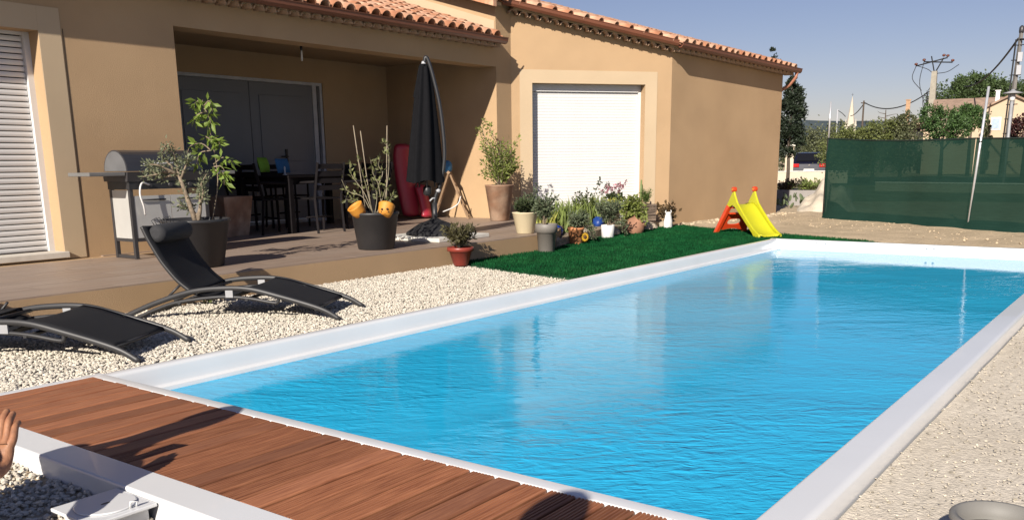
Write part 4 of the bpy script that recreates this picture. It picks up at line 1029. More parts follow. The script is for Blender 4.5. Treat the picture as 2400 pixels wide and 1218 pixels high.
ch = chair()
CH = [((7.60, 9.55), 78, 'black slatted garden chair at the near left end of the veranda table'),
      ((7.95, 10.42), 20, 'black garden chair with a lime green cushion at the left back of the table'),
      ((8.62, 10.45), 0, 'black garden chair behind the veranda table near the blue cushion'),
      ((9.75, 10.05), -80, 'black garden chair at the far right end of the veranda table'),
      ((8.95, 9.17), 196, 'black garden chair drawn out in front of the veranda table, seat edge in sunlight'),
      ((8.12, 9.22), 175, 'black garden chair tucked under the front of the veranda table')]
for k, ((x, y), a, lb) in enumerate(CH):
    c = ch if k == 0 else copy_tree(ch)
    c.location = (x, y, TZ); c.rotation_euler = (0, 0, R(a)); c['label'] = lb
def cushion(label, loc, rz, col, nm):
    m = MB(); V = []; n = 8
    for q in (0, 1):
        for i in range(n+1):
            for j in range(n+1):
                u, v = i/n*2-1, j/n*2-1; t = (1-u**4)*(1-v**4)
                V.append((u*.17, (.045 if q else -.045)*t, v*.10+.10))
    N1 = (n+1)*(n+1); F = []
    for i in range(n):
        for j in range(n):
            a = i*(n+1)+j; F.append((a, a+n+1, a+n+2, a+1)); F.append((N1+a, N1+a+1, N1+a+n+2, N1+a+n+1))
    m.add(V, F, True); o = m.build('cushion', mat(nm, col, .8, .1, 30), None, loc, rot=(R(-12), 0, rz)); tag(o, label, 'cushion')
cushion('lime green cushion showing above the veranda table edge', (8.02, 10.15, 1.0), R(30), (.22, .42, .03), 'lime_fabric')
cushion('blue cushion showing above the veranda table edge', (8.37, 10.18, .985), R(20), (.04, .16, .33), 'blue_fabric')
# candle and black pan on the table
r2 = thing('candle', 'slim white candle standing on the veranda table', 'candle', (8.23, 10.0, TZ+.742)); m = MB(); m.lathe([(.03, 0), (.03, .01), (.012, .014), (.012, .10), (.004, .12)], seg=12); m.build('wax', M_pvc, r2)
r2 = thing('cooking_pot', 'dark lidded pot on the far end of the veranda table', 'pot', (9.35, 9.9, TZ+.742)); m = MB(); m.lathe([(.10, 0), (.11, .02), (.11, .10), (.115, .105), (.09, .125), (.02, .14), (.015, .16)], seg=20); m.build('body', M_black, r2)
# terracotta box planter in the shade
r2 = thing('square_planter', 'brown square terracotta planter in shade behind the olive pot', 'planter', (7.02, 9.75, TZ), R(10))
m = MB(); a, b, h = .2, .255, .5
m.add([(-a, -a, 0), (a, -a, 0), (a, a, 0), (-a, a, 0), (-b, -b, h), (b, -b, h), (b, b, h), (-b, b, h), (-b+.03, -b+.03, h), (b-.03, -b+.03, h), (b-.03, b-.03, h), (-b+.03, b-.03, h), (-b+.035, -b+.035, h-.05), (b-.035, -b+.035, h-.05), (b-.035, b-.035, h-.05), (-b+.035, b-.035, h-.05)],
      [(0, 3, 2, 1), (0, 1, 5, 4), (1, 2, 6, 5), (2, 3, 7, 6), (3, 0, 4, 7), (4, 5, 9, 8), (5, 6, 10, 9), (6, 7, 11, 10), (7, 4, 8, 11), (8, 9, 13, 12), (9, 10, 14, 13), (10, 11, 15, 14), (11, 8, 12, 15), (12, 13, 14, 15)])
m.build('body', M_cotto, r2, bevel=.008)

# ------------------------------------------------------------------ closed cantilever parasol
def parasol():
    root = thing('closed_parasol', 'folded charcoal cantilever parasol with curved mast on the terrace', 'parasol', (8.06, 7.12, TZ))
    M_can = mat('parasol_canvas', (.008, .008, .0095), .9, .12, 25, spec=.1, bump=.001, bscale=300)
    m = MB()
    V = []
    for sx, sy in ((1, 0), (0, 1), (-1, 0), (0, -1)): m.obox(Vector((sx*.0-abs(sy)*.04, sy*.0-abs(sx)*.04, .0)), (sx*.5 or .08, 0, 0) if sx else (.08, 0, 0), (0, sy*.5, 0) if sy else (0, .08, 0), (0, 0, .05))
    # weighted cover
    c = MB(); c.lathe([(.36, 0.052), (.35, .075), (.20, .17), (.08, .215), (.045, .235)], seg=12, smooth=False); c.build('base_cover', mat('cover_black', (.010, .010, .012), .8, .2, 12, bump=.008, bscale=10), root)
    for k, (x, y) in enumerate(((-.46, -.46), (.02, -.46), (-.46, .02), (.02, .02))):
        s = MB(); s.box(x, x+.44, y, y+.44, .001, .046); s.build('ballast_slab', mat('concrete_slab', (.62, .59, .53), .85, .08, 9), root, bevel=.006)
    ms = MB(); ms.tube([(0, 0, .10), (0, 0, .42)], .032, 12); ms.build('post', M_black, root)
    path = [UZ(0, .40), UZ(.02, .50), UZ(.07, .62), UZ(.125, .85), UZ(.135, 1.1), UZ(.10, 1.5), UZ(.04, 1.80), UZ(-.01, 1.99), UZ(-.035, 2.05), UZ(-.055, 2.05), UZ(-.065, 2.0)]
    b = MB(); b.tube(smooth_path(path, 5), .022, 10); b.build('mast', M_black, root)
    h = MB(); h.tube([UZ(.03, .47), UZ(-.02, .47, -.03), UZ(-.05, .44, -.05)], .01, 8); h.build('crank', M_alu_grey, root)
    h = MB(); h.ball(UZ(.05, .56), .03, 8, 6); h.build('crank_housing', M_alu_grey, root)
    # folded canvas: pleated sleeve
    def sleeve(z0, z1, r0, r1, u0, u1, lobes, amp, nz=14, ph=0.0):
        mb = MB(); V = []; F = []; ns = lobes*8
        for i in range(nz+1):
            t = i/nz; z = z0+(z1-z0)*t; r_ = r0+(r1-r0)*t**.8; cx = RV*(u0+(u1-u0)*t)
            for k in range(ns):
                a = 2*math.pi*k/ns; q = r_*(1+amp*math.cos(lobes*a+ph+1.6*t+.8*math.sin(2*a)))
                V.append((cx.x+q*math.cos(a), cx.y+q*math.sin(a)*.8, z+.018*math.sin(lobes*a*.5+ph)*(t == 1)))
        for i in range(nz):
            for k in range(ns): F.append((i*ns+k, (i+1)*ns+k, (i+1)*ns+(k+1) % ns, i*ns+(k+1) % ns))
        mb.add(V, F, True); return mb
    sleeve(1.955, .665, .065, .225, -.07, -.095, 7, .15, 18).build('canopy', M_can, root)
    sleeve(1.985, 1.62, .045, .112, -.075, -.10, 6, .18, 8, 1.0).build('vent_cap', M_can, root)
    for k in range(8):
        a = 2*math.pi*k/8; p = RV*-.08
        r_ = MB(); r_.tube([(p.x+.05*math.cos(a), p.y+.05*math.sin(a), 1.7), (p.x+.14*math.cos(a), p.y+.12*math.sin(a), .60)], .008, 6); r_.build('rib', M_black, root)
    r_ = MB(); r_.lathe([(.02, -.1), (.05, -.08), (.05, .0), (.02, .02)], tuple(RV*-.08+Vector((0, 0, .60))), 10); r_.build('hub', M_black, root)
    t = MB(); p = RV*-.075; t.lathe([(.012, 0), (.03, .02), (.02, .05)], (p.x, p.y, 1.965), 10); t.build('finial', M_alu_grey, root)
parasol()

# ------------------------------------------------------------------ inflatable and trestle in the veranda corner
def inflatable():
    root = thing('inflatable_float', 'large red inflatable float standing against the veranda side wall', 'inflatable', (10.80, 10.13, TZ), 0)
    m = MB(); pth = smooth_path([UZ(.10, .03), UZ(.09, .12), UZ(.05, .35), UZ(.0, .65), UZ(-.02, .95), UZ(0, 1.12), UZ(.01, 1.19)], 5); n = len(pth)
    m.tube(pth, [.235*min(1, (1-abs(2*i/(n-1)-1)**5)**.5+.05) for i in range(n)], 20, .5); m.build('body', mat('red_vinyl', (.38, .028, .05), .35, .06, 4), root)
    m = MB(); m.tube(smooth_path([UZ(.32, .02, -.1), UZ(.31, .12, -.08), UZ(.27, .35, -.06), UZ(.20, .55, -.03)], 5), [.02]+[.11]*14+[.02], 16, .6); m.build('side_chamber', MATS['red_vinyl'], root)
inflatable()
def trestle():
    root = thing('wooden_trestle', 'folding wooden trestle leaning in the veranda corner by the parasol', 'trestle', (11.02, 9.42, TZ), 0)
    M_w = mat('pine_wood', (.34, .22, .13), .7, .2, 8, stretch=(8, 8, 1))
    for d in (-.0, .30):
        for u0, u1 in ((-.26, .0), (.30, .02)):
            m = MB(); m.tube([UZ(u0, 0, d), UZ(u1, .72, d)], .026, 4, .55, smooth=False); m.build('leg', M_w, root)
    m = MB(); m.tube([UZ(.0, .73, -.05), UZ(.0, .73, .35)], .03, 4, smooth=False); m.build('top_rail', M_w, root)
    for u, z in ((-.18, .2), (.22, .2), (.12, .42)):
        m = MB(); m.tube([UZ(u, z, -.0), UZ(u, z, .30)], .016, 4, smooth=False); m.build('crossbar', M_w, root)
    m = MB(); m.tube(smooth_path([UZ(-.1, .12, -.06), UZ(.05, .18, -.1), UZ(.15, .25, -.1), UZ(.19, .36, -.06)], 5), .009, 6); m.build('rope', M_pvc, root)
    o = MB(); o.ball(UZ(-.02, .82, .12), .1, 10, 8, (.9, .7, 1), .05); o.build('blue_cloth', MATS['blue_fabric'], root)
trestle()

# ------------------------------------------------------------------ children's slide
def slide():
    root = thing('toddler_slide', 'yellow plastic toddler slide with red ladder on the turf', 'slide', (12.90, 5.46, .012), math.atan2(-.80, -.60))
    M_y = mat('yellow_plastic', (.52, .50, .018), .4, .04, 4); M_r = mat('red_plastic', (.62, .055, .012), .38, .05, 4)
    W2 = .17
    # side walls of the chute (outline in length/height plane)
    top = [(.20, .41), (.26, .49), (.33, .58), (.365, .625), (.40, .625), (.43, .565), (.50, .465), (.62, .365), (.80, .225), (.95, .125), (1.05, .075), (1.11, .05)]
    bot = [(1.13, .0), (1.03, .0), (.97, .02), (.93, .06), (.80, .15), (.62, .28), (.50, .36), (.43, .405), (.37, .43), (.31, .405), (.27, .395)]
    for s in (-1, 1):
        y0 = s*W2; pts = top+bot
        m = MB(); m.extr([(x, y0-.014, z) for x, z in (pts if True else pts)], (0, .028, 0)); o = m.build('side_wall', M_y, root, bevel=.006)
        k = MB(); k.tube([(.382, y0-.03, .655), (.382, y0+.03, .655)], .036, 16); kb = k.build('knob', M_r, root, bevel=.006)
        k = MB(); k.tube([(.382, y0-.033, .655), (.382, y0+.033, .655)], .010, 10); k.build('knob_pin', M_y, kb)
    m = MB(); ch_ = [(.24, .435), (.36, .44), (.42, .43), (.50, .385), (.62, .30), (.80, .17), (.93, .085), (1.02, .045), (1.13, .03)]
    n = len(ch_); V = []; F = []
    ys = [-W2+.013, -W2+.05, -W2+.065, W2-.065, W2-.05, W2-.013]; hz = [.02, .012, 0, 0, .012, .02]
    for x, z in ch_:
        for y, h in zip(ys, hz): V.append((x, y, z+h))
    for i in range(n-1):
        for j in range(5): F.append((i*6+j, (i+1)*6+j, (i+1)*6+j+1, i*6+j+1))
    m.add(V, F, True); o = m.build('chute', M_y, root); o.modifiers.new('solid', 'SOLIDIFY').thickness = .012
    # ladder: two splayed legs, panel with cut-outs, steps
    for s in (-1, 1):
        m = MB(); m.extr([(-.03, s*.235-.03, 0), (.05, s*.235-.03, 0), (.285, s*(W2-.01)-.03, .405), (.215, s*(W2-.01)-.03, .43)], (0, .06, 0)); m.build('ladder_leg', M_r, root, bevel=.008)
    def panel_pt(y, z): return (.03+.565*z, y, z)
    def panel(outer, inner, nm):
        n = len(outer); V = [panel_pt(*p) for p in outer]+[panel_pt(*p) for p in inner]
        m = MB(); m.add(V, [(i, (i+1) % n, n+(i+1) % n, n+i) for i in range(n)]); o = m.build(nm, M_r, root); o.modifiers.new('solid', 'SOLIDIFY').thickness = .02
    n = 24; out = []; inn = []
    for k in range(n):
        a = 2*math.pi*k/n; c, s = math.cos(a), math.sin(a); q = 1/max(abs(c)/.20, abs(s)/.125)
        oy, oz = c*q, .165+s*q
        oy *= 1.08-.9*(oz-.05)
        if s < -.3 and abs(oy) < .18: oz += .03*(1-(oy/.18)**2)
        out.append((oy, oz))
        e = 1/((abs(c)/.11)**3+(abs(s)/.045)**3)**(1/3); inn.append((c*e, .17+s*e))
    panel(out, inn, 'ladder_panel')
    for z in (.30, .39):
        m = MB(); x = .03+.565*z; m.box(x-.03, x+.06, -W2+.02, W2-.02, z-.012, z+.012); m.build('step', M_r, root, bevel=.006)
slide()

# ------------------------------------------------------------------ skimmer box and pot in the foreground
def skimmer():
    root = thing('skimmer_box', 'white plastic skimmer box with round lid beside the deck ledge', 'skimmer', (1.345, 2.60, -.03))
    m = MB(); m.box(-.085, .085, -.095, .095, -.06, .066); m.build('box', M_white, root)
    m = MB(); m.box(-.115, .105, -.118, .118, .067, .079); m.build('lid_plate', M_white, root, bevel=.003)
    m = MB(); m.lathe([(.092, .0795), (.092, .083), (.088, .0845)], seg=40); m.build('round_lid', M_white, root)
    m = MB(); m.lathe([(.006, .0846), (.006, .0852)], seg=10, sx=2.6); m.build('lid_hole', M_black, root)
    m = MB(); m.tube([(.03, -.09, .079), (.03, -.095, .10), (.05, -.098, .10), (.05, -.09, .079)], .004, 6); m.build('handle', M_white, root)
skimmer()
pot('grey_tub', 'grey plastic tub cut by the lower right photo edge', (2.60, .288, -.005), .105, .122, .135, mat('grey_tub_plastic', (.20, .19, .175), .6, .06, 5), .006, .02, soil=False, group=None, cat='tub')

# ------------------------------------------------------------------ shade net fence
FL = [(16.99, 5.34), (15.24, 2.60), (13.5, -.12), (12.0, -2.6)]
def net_mat():
    m = bpy.data.materials.new('shade_net'); m.use_nodes = True; nt = m.node_tree; N = nt.nodes; L = nt.links; N.clear()
    out = N.new('ShaderNodeOutputMaterial'); d = N.new('ShaderNodeBsdfDiffuse'); t = N.new('ShaderNodeBsdfTranslucent'); tr = N.new('ShaderNodeBsdfTransparent')
    tc = N.new('ShaderNodeTexCoord'); mp = N.new('ShaderNodeMapping'); mp.inputs['Scale'].default_value = (1.5, 1.5, 14); L.new(tc.outputs['Object'], mp.inputs['Vector'])
    n = N.new('ShaderNodeTexNoise'); n.inputs['Scale'].default_value = 3; n.inputs['Detail'].default_value = 6; L.new(mp.outputs[0], n.inputs['Vector'])
    r = N.new('ShaderNodeValToRGB'); r.color_ramp.elements[0].color = (.015, .046, .035, 1); r.color_ramp.elements[1].color = (.026, .068, .052, 1); L.new(n.outputs['Fac'], r.inputs['Fac'])
    L.new(r.outputs[0], d.inputs['Color']); L.new(r.outputs[0], t.inputs['Color']); tr.inputs['Color'].default_value = (.55, .75, .65, 1)
    a = N.new('ShaderNodeMixShader'); a.inputs['Fac'].default_value = .35; L.new(d.outputs[0], a.inputs[1]); L.new(t.outputs[0], a.inputs[2])
    b = N.new('ShaderNodeMixShader'); b.inputs['Fac'].default_value = .07; L.new(a.outputs[0], b.inputs[1]); L.new(tr.outputs[0], b.inputs[2]); L.new(b.outputs[0], out.inputs['Surface'])
    return m
def fence():
    root = thing('shade_net_fence', 'dark green shade net strung between thin posts behind the pool', 'fence', (16.99, 5.34, 0))
    o = Vector((16.99, 5.34, 0)); M_n = net_mat()
    tops = [1.45, 1.36, 1.38, 1.38]
    for k in range(len(FL)-1):
        a, b = Vector((*FL[k], 0)), Vector((*FL[k+1], 0)); nx, nz = 30, 10; V = []
        d = (b-a).normalized(); nn = Vector((d.y, -d.x, 0))
        for i in range(nx+1):
            t = i/nx; p = a.lerp(b, t); zt = tops[k]+(tops[k+1]-tops[k])*t-.035*math.sin(math.pi*t)
            for j in range(nz+1):
                q = j/nz; w = .022*math.sin(7*t+3*q+k)+.012*math.sin(17*t+2*k+2*q)+.006*math.sin(31*t-4*q)
                if j == 0: w += .05+.03*math.sin(9*t)
                z = .0+(zt-.0)*q+(.015*math.sin(11*t+k) if j == 0 else 0)
                V.append(p+nn*w+Vector((0, 0, z))-o)
        m = MB(); m.add(V, [(i*(nz+1)+j, (i+1)*(nz+1)+j, (i+1)*(nz+1)+j+1, i*(nz+1)+j+1) for i in range(nx) for j in range(nz)], True); m.build('net_panel', M_n, root)
        h = MB(); h.tube([V[i*(nz+1)+nz] for i in range(nx+1)], .012, 6); h.build('hem_cord', mat('net_hem', (.008, .02, .015), .8), root)
    M_post = mat('galvanised_post', (.60, .60, .62), .35, .08, 8, metal=.5)
    for k, ((x, y), lean) in enumerate(zip(FL, ((0, 0), (.03, .09), (0, 0), (0, 0)))):
        p = Vector((x, y, 0))-o; q = Vector((lean[0], -lean[1], 2.1))
        if k == 0:
            m = MB(); m.tube([p, p+Vector((0, 0, 1.46))], .028, 8); m.build('post', mat('dark_post', (.015, .017, .016), .6), root)
            m = MB(); m.tube([p+Vector((0, 0, 1.44)), p+Vector((0, 0, 2.1))], .016, 8); m.build('post_top', M_post, root)
        else:
            s = Vector((-.04, -.02, 0)); m = MB(); m.tube([p+s, p+s+q], .019, 8); m.build('post', M_post, root)
            m = MB(); m.tube([p+s+q*.62, p+s+q*.63], .024, 8); m.build('post_clip', M_charcoal, root)
fence()

# ================================================================== beyond the garden
def crown(ells, n, size, width, up=.2):
    """leaf faces gathered in clumps through ellipsoids ((cx,cy,cz),(rx,ry,rz))"""
    P = []; D = []
    vol = [e[1][0]*e[1][1]*e[1][2] for e in ells]; tot = sum(v**.67 for v in vol)
    for (c, r_), v in zip(ells, vol):
        k = int(n*v**.67/tot); nc = max(6, k//45)
        d = rng.normal(size=(nc, 3)); d /= np.linalg.norm(d, axis=1, keepdims=True)
        cc = d*np.cbrt(rng.uniform(.25, 1, (nc, 1)))*np.array(r_)+np.array(c)
        idx = rng.integers(0, nc, k)
        cr = min(r_)*.30
        o = rng.normal(size=(k, 3))*cr*.55
        P.append(cc[idx]+o); D.append(d[idx]*.6+rng.normal(size=(k, 3))*.7+np.array([0, 0, up]))
    return leaves(np.concatenate(P), np.concatenate(D), size, width)
def tree(name, label, loc, trunk, ells, n, size, m, width=.3, group=None, cat='tree', bark=None, limbs=True):
    root = thing(name, label, cat, loc, 0, group)
    t = MB(); h, r_ = trunk
    t.tube([(0, 0, -.1), (.02*h, .01*h, h*.5), (0, .02*h, h)], [r_, r_*.8, r_*.55], 8); t.build('trunk', bark or M_barkd, root)
    if limbs:
        l = MB()
        for (c, rr) in ells: l.tube([(0, 0, h*.75), (c[0]*.5, c[1]*.5, (h*.75+c[2])*.5), (c[0], c[1], c[2])], [r_*.4, r_*.3, r_*.12], 6)
        o = l.build('limbs', bark or M_barkd, root); tag(o, kind='stuff')
    V, F = crown(ells, n, size, width); link('crown', mesh_np('crown', V, F, m), root)
    return root
L_cyp = leafmat('cypress_leaf', (.019, .030, .015), .1); L_ol = leafmat('hedge_leaf', (.13, .15, .045), .2); L_pine = leafmat('pine_leaf', (.060, .095, .030), .15)
L_mid = leafmat('midgreen_leaf', (.060, .115, .030), .2); L_red = leafmat('purple_leaf', (.055, .018, .016), .15); L_scr = leafmat('scrub_leaf', (.10, .11, .05), .15)
# conifer by the house end
tree('conifer', 'dark conifer standing right behind the far house corner', (28.6, 10.2, 0), (1.6, .07), [((0, .08, 1.75), (.46, .46, .5)), ((.0, .06, 2.4), (.42, .42, .6)), ((.03, 0, 2.95), (.30, .30, .5)), ((0, .02, 3.4), (.12, .12, .25))], 7000, .11, L_cyp, .25)
tree('conifer', 'top of a dark tree peeping over the wing roof', (37.4, 14.25, 0), (3.6, .12), [((0, 0, 4.6), (.35, .35, .6)), ((0, .05, 5.25), (.12, .14, .3))], 1200, .10, L_cyp, .25)
HG = 'hedge trees beyond the net'
tree('hedge_tree', 'shadowy evergreen shrub behind the dark car', (53.2, 17.4, 0), (1.0, .1), [((0, 0, 1.3), (1.5, 2.6, 1.4)), ((0, 1.2, 2.0), (.9, 1.2, .9)), ((0, -1.2, 1.5), (1, 1.2, 1.0))], 6000, .15, L_scr, .3, HG)
tree('hedge_tree', 'brownish shrub rising above the car roof', (50.8, 15.0, 0), (1.0, .1), [((0, 0, 1.3), (1.0, 1.2, 1.2)), ((0, .3, 2.3), (.7, .8, .6)), ((0, -.6, 1.9), (.6, .7, .7))], 4500, .14, L_scr, .3, HG)
tree('hedge_tree', 'olive green rounded bush left above the net', (43.2, 12.9, 0), (1.0, .1), [((0, 0, 1.5), (.9, 1.1, .9)), ((0, -.4, 2.0), (.7, .8, .5))], 4500, .11, L_ol, .32, HG)
tree('hedge_tree', 'olive green rounded bush in the middle above the net', (43.6, 11.6, 0), (1.0, .1), [((0, 0, 1.5), (.9, 1.2, 1.0)), ((0, -.3, 2.3), (.6, .8, .5))], 5500, .11, L_ol, .32, HG)
tree('hedge_tree', 'darker pointed shrub at the right end of the hedge', (43.8, 10.45, 0), (1.0, .1), [((0, 0, 1.5), (.8, .7, 1.0)), ((0, .05, 2.5), (.5, .55, .55)), ((0, -.1, 2.9), (.25, .3, .25))], 4500, .11, L_scr, .3, HG)
PG = 'trees on the village slope'
tree('pine_tree', 'broad pine forming the left of the dark wooded crest', (93.0, 18.0, 0), (5.5, .3), [((0, 0, 6.2), (2.2, 2.1, 1.6)), ((0, -1.2, 7.3), (1.8, 1.6, 1.1)), ((0, 1.0, 5.4), (1.4, 1.1, 1.2))], 8000, .24, L_pine, .3, PG)
tree('pine_tree', 'broad pine forming the middle of the dark wooded crest', (93.8, 15.6, 0), (5.5, .3), [((0, 0, 6.6), (2.2, 2.2, 1.6)), ((0, .6, 7.4), (1.7, 1.6, .9)), ((0, -1.3, 6.4), (1.6, 1.5, 1.3))], 8000, .24, L_pine, .3, PG)
tree('pine_tree', 'pine at the right photo edge of the wooded crest', (94.4, 12.4, 0), (5.5, .3), [((0, 0, 6.3), (2.2, 2.0, 1.4)), ((0, -1.5, 6.4), (1.6, 1.6, 1.2)), ((0, 1.2, 6.2), (1.4, 1.4, 1.0))], 8000, .24, L_pine, .3, PG)
tree('garden_tree', 'fresh green tree hanging over the stone ruin', (54.0, 10.8, 0), (2.0, .12), [((0, 0, 2.75), (1.0, 1.0, .75)), ((0, .7, 3.3), (.6, .55, .6)), ((0, -.7, 2.5), (.6, .6, .6))], 6000, .13, L_mid, .32, PG)
tree('garden_tree', 'green tree close beside the cream gabled house', (60.0, 10.5, 0), (2.3, .12), [((0, 0, 3.3), (.9, .8, .6)), ((0, .4, 3.7), (.6, .7, .4))], 4000, .14, L_mid, .32, PG)
tree('creeper', 'dark climbing shrub on the cream gable wall', (68.2, 11.0, 0), (2.2, .05), [((0, 0, 2.5), (.3, .28, .5)), ((0, .05, 3.0), (.25, .2, .35))], 1200, .14, L_scr, .32, PG)
tree('plum_tree', 'dark purple leaved tree at the right photo edge', (44.7, 5.65, 0), (1.6, .1), [((0, 0, 2.2), (.6, .6, .7)), ((0, -.4, 2.6), (.5, .5, .5))], 3500, .12, L_red, .35, PG)
# shrubs round the planter
plant('planter_shrub', 'low leafy shrub growing in the round grey planter', (22.4, 7.45, .25), fan(40, .38, .55, .5), G_iris, .07, .25, 22, r0=.008)
plant('planter_shrub', 'brown and green shrub at the left of the round planter', (22.2, 7.95, .25), fan(26, .36, .35, .5), G_brown, .07, .25, 22, r0=.008)
# prickly pear: oval pads
def cactus():
    root = thing('prickly_pear', 'prickly pear cactus at the foot of the far house corner', 'cactus', (20.5, 7.15, 0))
    M_p = mat('pear_pad', (.12, .15, .075), .7, .2, 20)
    def pad(c, tilt, az, s):
        m = MB(); m.ball((0, 0, s), s, 10, 8, (.62, .16, 1)); m.build('pad', M_p, root, c, rot=(tilt, tilt*.6, az))
    for k in range(26):
        x, y = rnd.gauss(0, .26), rnd.gauss(0, .26); pad((x, y, rnd.uniform(0, .26)), rnd.uniform(-.6, .6), rnd.uniform(0, 6), rnd.uniform(.05, .085))
cactus()
# round planter wall, excavated mound, gate pillar, street walls
def planter_wall():
    root = thing('round_planter', 'curved grey rendered planter wall beyond the house corner', 'planter', (22.6, 7.5, 0))
    m = MB(); n = 28; V = []
    for k in range(n+1):
        a = math.pi*.62+math.pi*1.2*k/n
        for r_, z in ((1.05, -.1), (1.05, .36), (.93, .36), (.93, -.1)): V.append((math.cos(a)*r_*.9, math.sin(a)*r_, z))
    m.add(V, [(k*4+j, k*4+(j+1) % 4, (k+1)*4+(j+1) % 4, (k+1)*4+j) for k in range(n) for j in range(4)], False); m.build('wall', mat('grey_render', (.30, .275, .26), .9, .08, 4, bump=.003), root)
    s = MB(); s.lathe([(.95, -.05), (.9, .25), (.01, .3)], seg=20, sx=.9); s.build('soil', mat('planter_soil', (.3, .23, .15), .95, .3, 12, bump=.02), root)
planter_wall()
def mound():
    n = 26; V = []; c = (19.75, 6.15)
    for i in range(n):
        for j in range(n):
            u, v = i/(n-1)*2-1, j/(n-1)*2-1; d = math.sqrt(u*u+v*v)
            h = max(0, 1-d**1.6)*.56*(1+.30*math.sin(5*u+2*v)+.2*math.sin(9*v-3*u))+rnd.uniform(-.012, .012)
            V.append((c[0]+u*1.0, c[1]+v*.62, h-.03))
    m = MB(); m.add(V, [(i*n+j, (i+1)*n+j, (i+1)*n+j+1, i*n+j+1) for i in range(n-1) for j in range(n-1)], True)
    o = m.build('earth_mound', mat('chalky_earth', (.52, .45, .36), .95, .14, 5, bump=.03, bscale=9, spec=.1)); tag(o, 'pale chalky mound of earth beside the first net post', 'mound')
mound()
M_cwall = mat('cream_wall', (.60, .50, .38), .9, .06, 2)
def pillar():
    root = thing('gate_pillar', 'cream gate pillar with flat cap by the street', 'pillar', (42.4, 15.1, 0), R(19.6))
    m = MB(); m.box(-.19, .19, -.19, .19, -.05, 1.70); m.build('shaft', M_cwall, root, bevel=.01)
    m = MB(); m.box(-.27, .27, -.27, .27, 1.701, 1.77); m.build('cap', mat('white_cap', (.74, .70, .62), .8), root, bevel=.01)
pillar()
def bwall(name, label, a, b, h, th, m):
    root = thing(name, label, 'wall', (*a, 0), math.atan2(b[1]-a[1], b[0]-a[0])); Ln = math.hypot(b[0]-a[0], b[1]-a[1])
    w = MB(); w.box(0, Ln, -th/2, th/2, -.1, h-.04); w.build('wall_body', m, root)
    w = MB(); w.box(0, Ln, -th/2-.03, th/2+.03, h-.039, h); w.build('coping', MATS['white_cap'], root)
bwall('street_wall', 'low cream street wall below the dark car', (41.6, 16.9), (43.2, 12.6), .56, .2, M_cwall)
bwall('street_wall', 'low street wall running behind the green net', (33.0, 8.6), (27.0, -9), .30, .2, mat('tan_wall', (.36, .32, .24), .9, .1, 2))
bwall('retaining_wall', 'rough tan wall left of the gate pillar', (40.2, 17.6), (41.3, 15.6), 1.15, .3, mat('rough_tan', (.33, .26, .17), .95, .3, 2, bump=.05, bscale=4))
# road
m = MB(); m.prism([(44, 60), (34.2, -60), (52, -60), (62, 60)], -.03, -.012); struct('road', m, mat('asphalt', (.06, .06, .062), .9, .2, 3, bump=.01, bscale=30))
m = MB(); m.prism([(23.3, 14), (28.5, -12), (34.1, -60), (43.9, 60), (30, 40)], -.05, -.014); struct('verge', m, mat('dry_grass', (.20, .17, .085), .95, .35, .8, bump=.03, bscale=8))
# dark estate car seen from behind
def car():
    root = thing('parked_car', 'dark parked car seen from behind with red tail lights', 'car', (47.5, 15.85, -.012), R(18.4))
    M_b = mat('car_paint', (.008, .008, .018), .18, .05, 2, coat=.8); M_g = mat('car_glass', (.01, .01, .012), .05, .02, 2)
    W2 = .86
    body = [(0, .35), (-.02, .52), (.03, .86), (.10, .95), (1.2, .96), (3.1, .95), (3.9, .80), (4.15, .60), (4.18, .35), (3.7, .22), (.4, .22)]
    m = MB(); m.extr([(x, -W2, z) for x, z in body], (0, 2*W2, 0)); m.build('body', M_b, root, bevel=.06)
    cab = [(.12, .94), (.55, 1.42), (.9, 1.47), (2.0, 1.44), (2.9, .94)]
    m = MB(); n = len(cab); V = [(x, -W2+.03 if z < 1 else -W2+.19, z) for x, z in cab]+[(x, W2-.03 if z < 1 else W2-.19, z) for x, z in cab]
    m.add(V, [tuple(range(n-1, -1, -1)), tuple(range(n, 2*n))]+[(i, i+1, n+i+1, n+i) for i in range(n-1)]); m.build('cabin', M_b, root, bevel=.03)
    m = MB(); m.add([(.16, -.66, 1.0), (.16, .66, 1.0), (.47, .58, 1.37), (.47, -.58, 1.37)], [(0, 3, 2, 1)]); o = m.build('rear_window', M_g, root, (-.04, 0, .015))
    for s in (-1, 1):
        m = MB(); m.box(-.045, .06, s*.66-.16, s*.66+.16, .70, .88); m.build('tail_light', mat('tail_red', (.45, .012, .012), .25), root, bevel=.015)
        for x in (.75, 3.35):
            w = MB(); w.tube([(x, s*(W2-.12), .31), (x, s*(W2+.01), .31)], .31, 18); wo_ = w.build('wheel', mat('tyre', (.02, .02, .02), .8), root)
            w = MB(); w.tube([(x, s*(W2+.008), .31), (x, s*(W2+.016), .31)], .19, 14); w.build('rim', M_alu_grey, wo_)
    m = MB(); m.box(-.035, -.02, -.26, .26, .50, .61); m.build('number_plate', mat('plate_white', (.75, .75, .7), .5), root)
    m = MB(); m.lathe([(.05, 0), (.05, .02)], seg=16); m.build('emblem', mat('chrome', (.8, .8, .82), .15, metal=.9), root, (-.01, 0, .80), rot=(0, R(-90), 0))
    m = MB(); m.box(-.06, .05, -.8, .8, .36, .48); m.build('bumper', M_b, root, bevel=.03)
car()
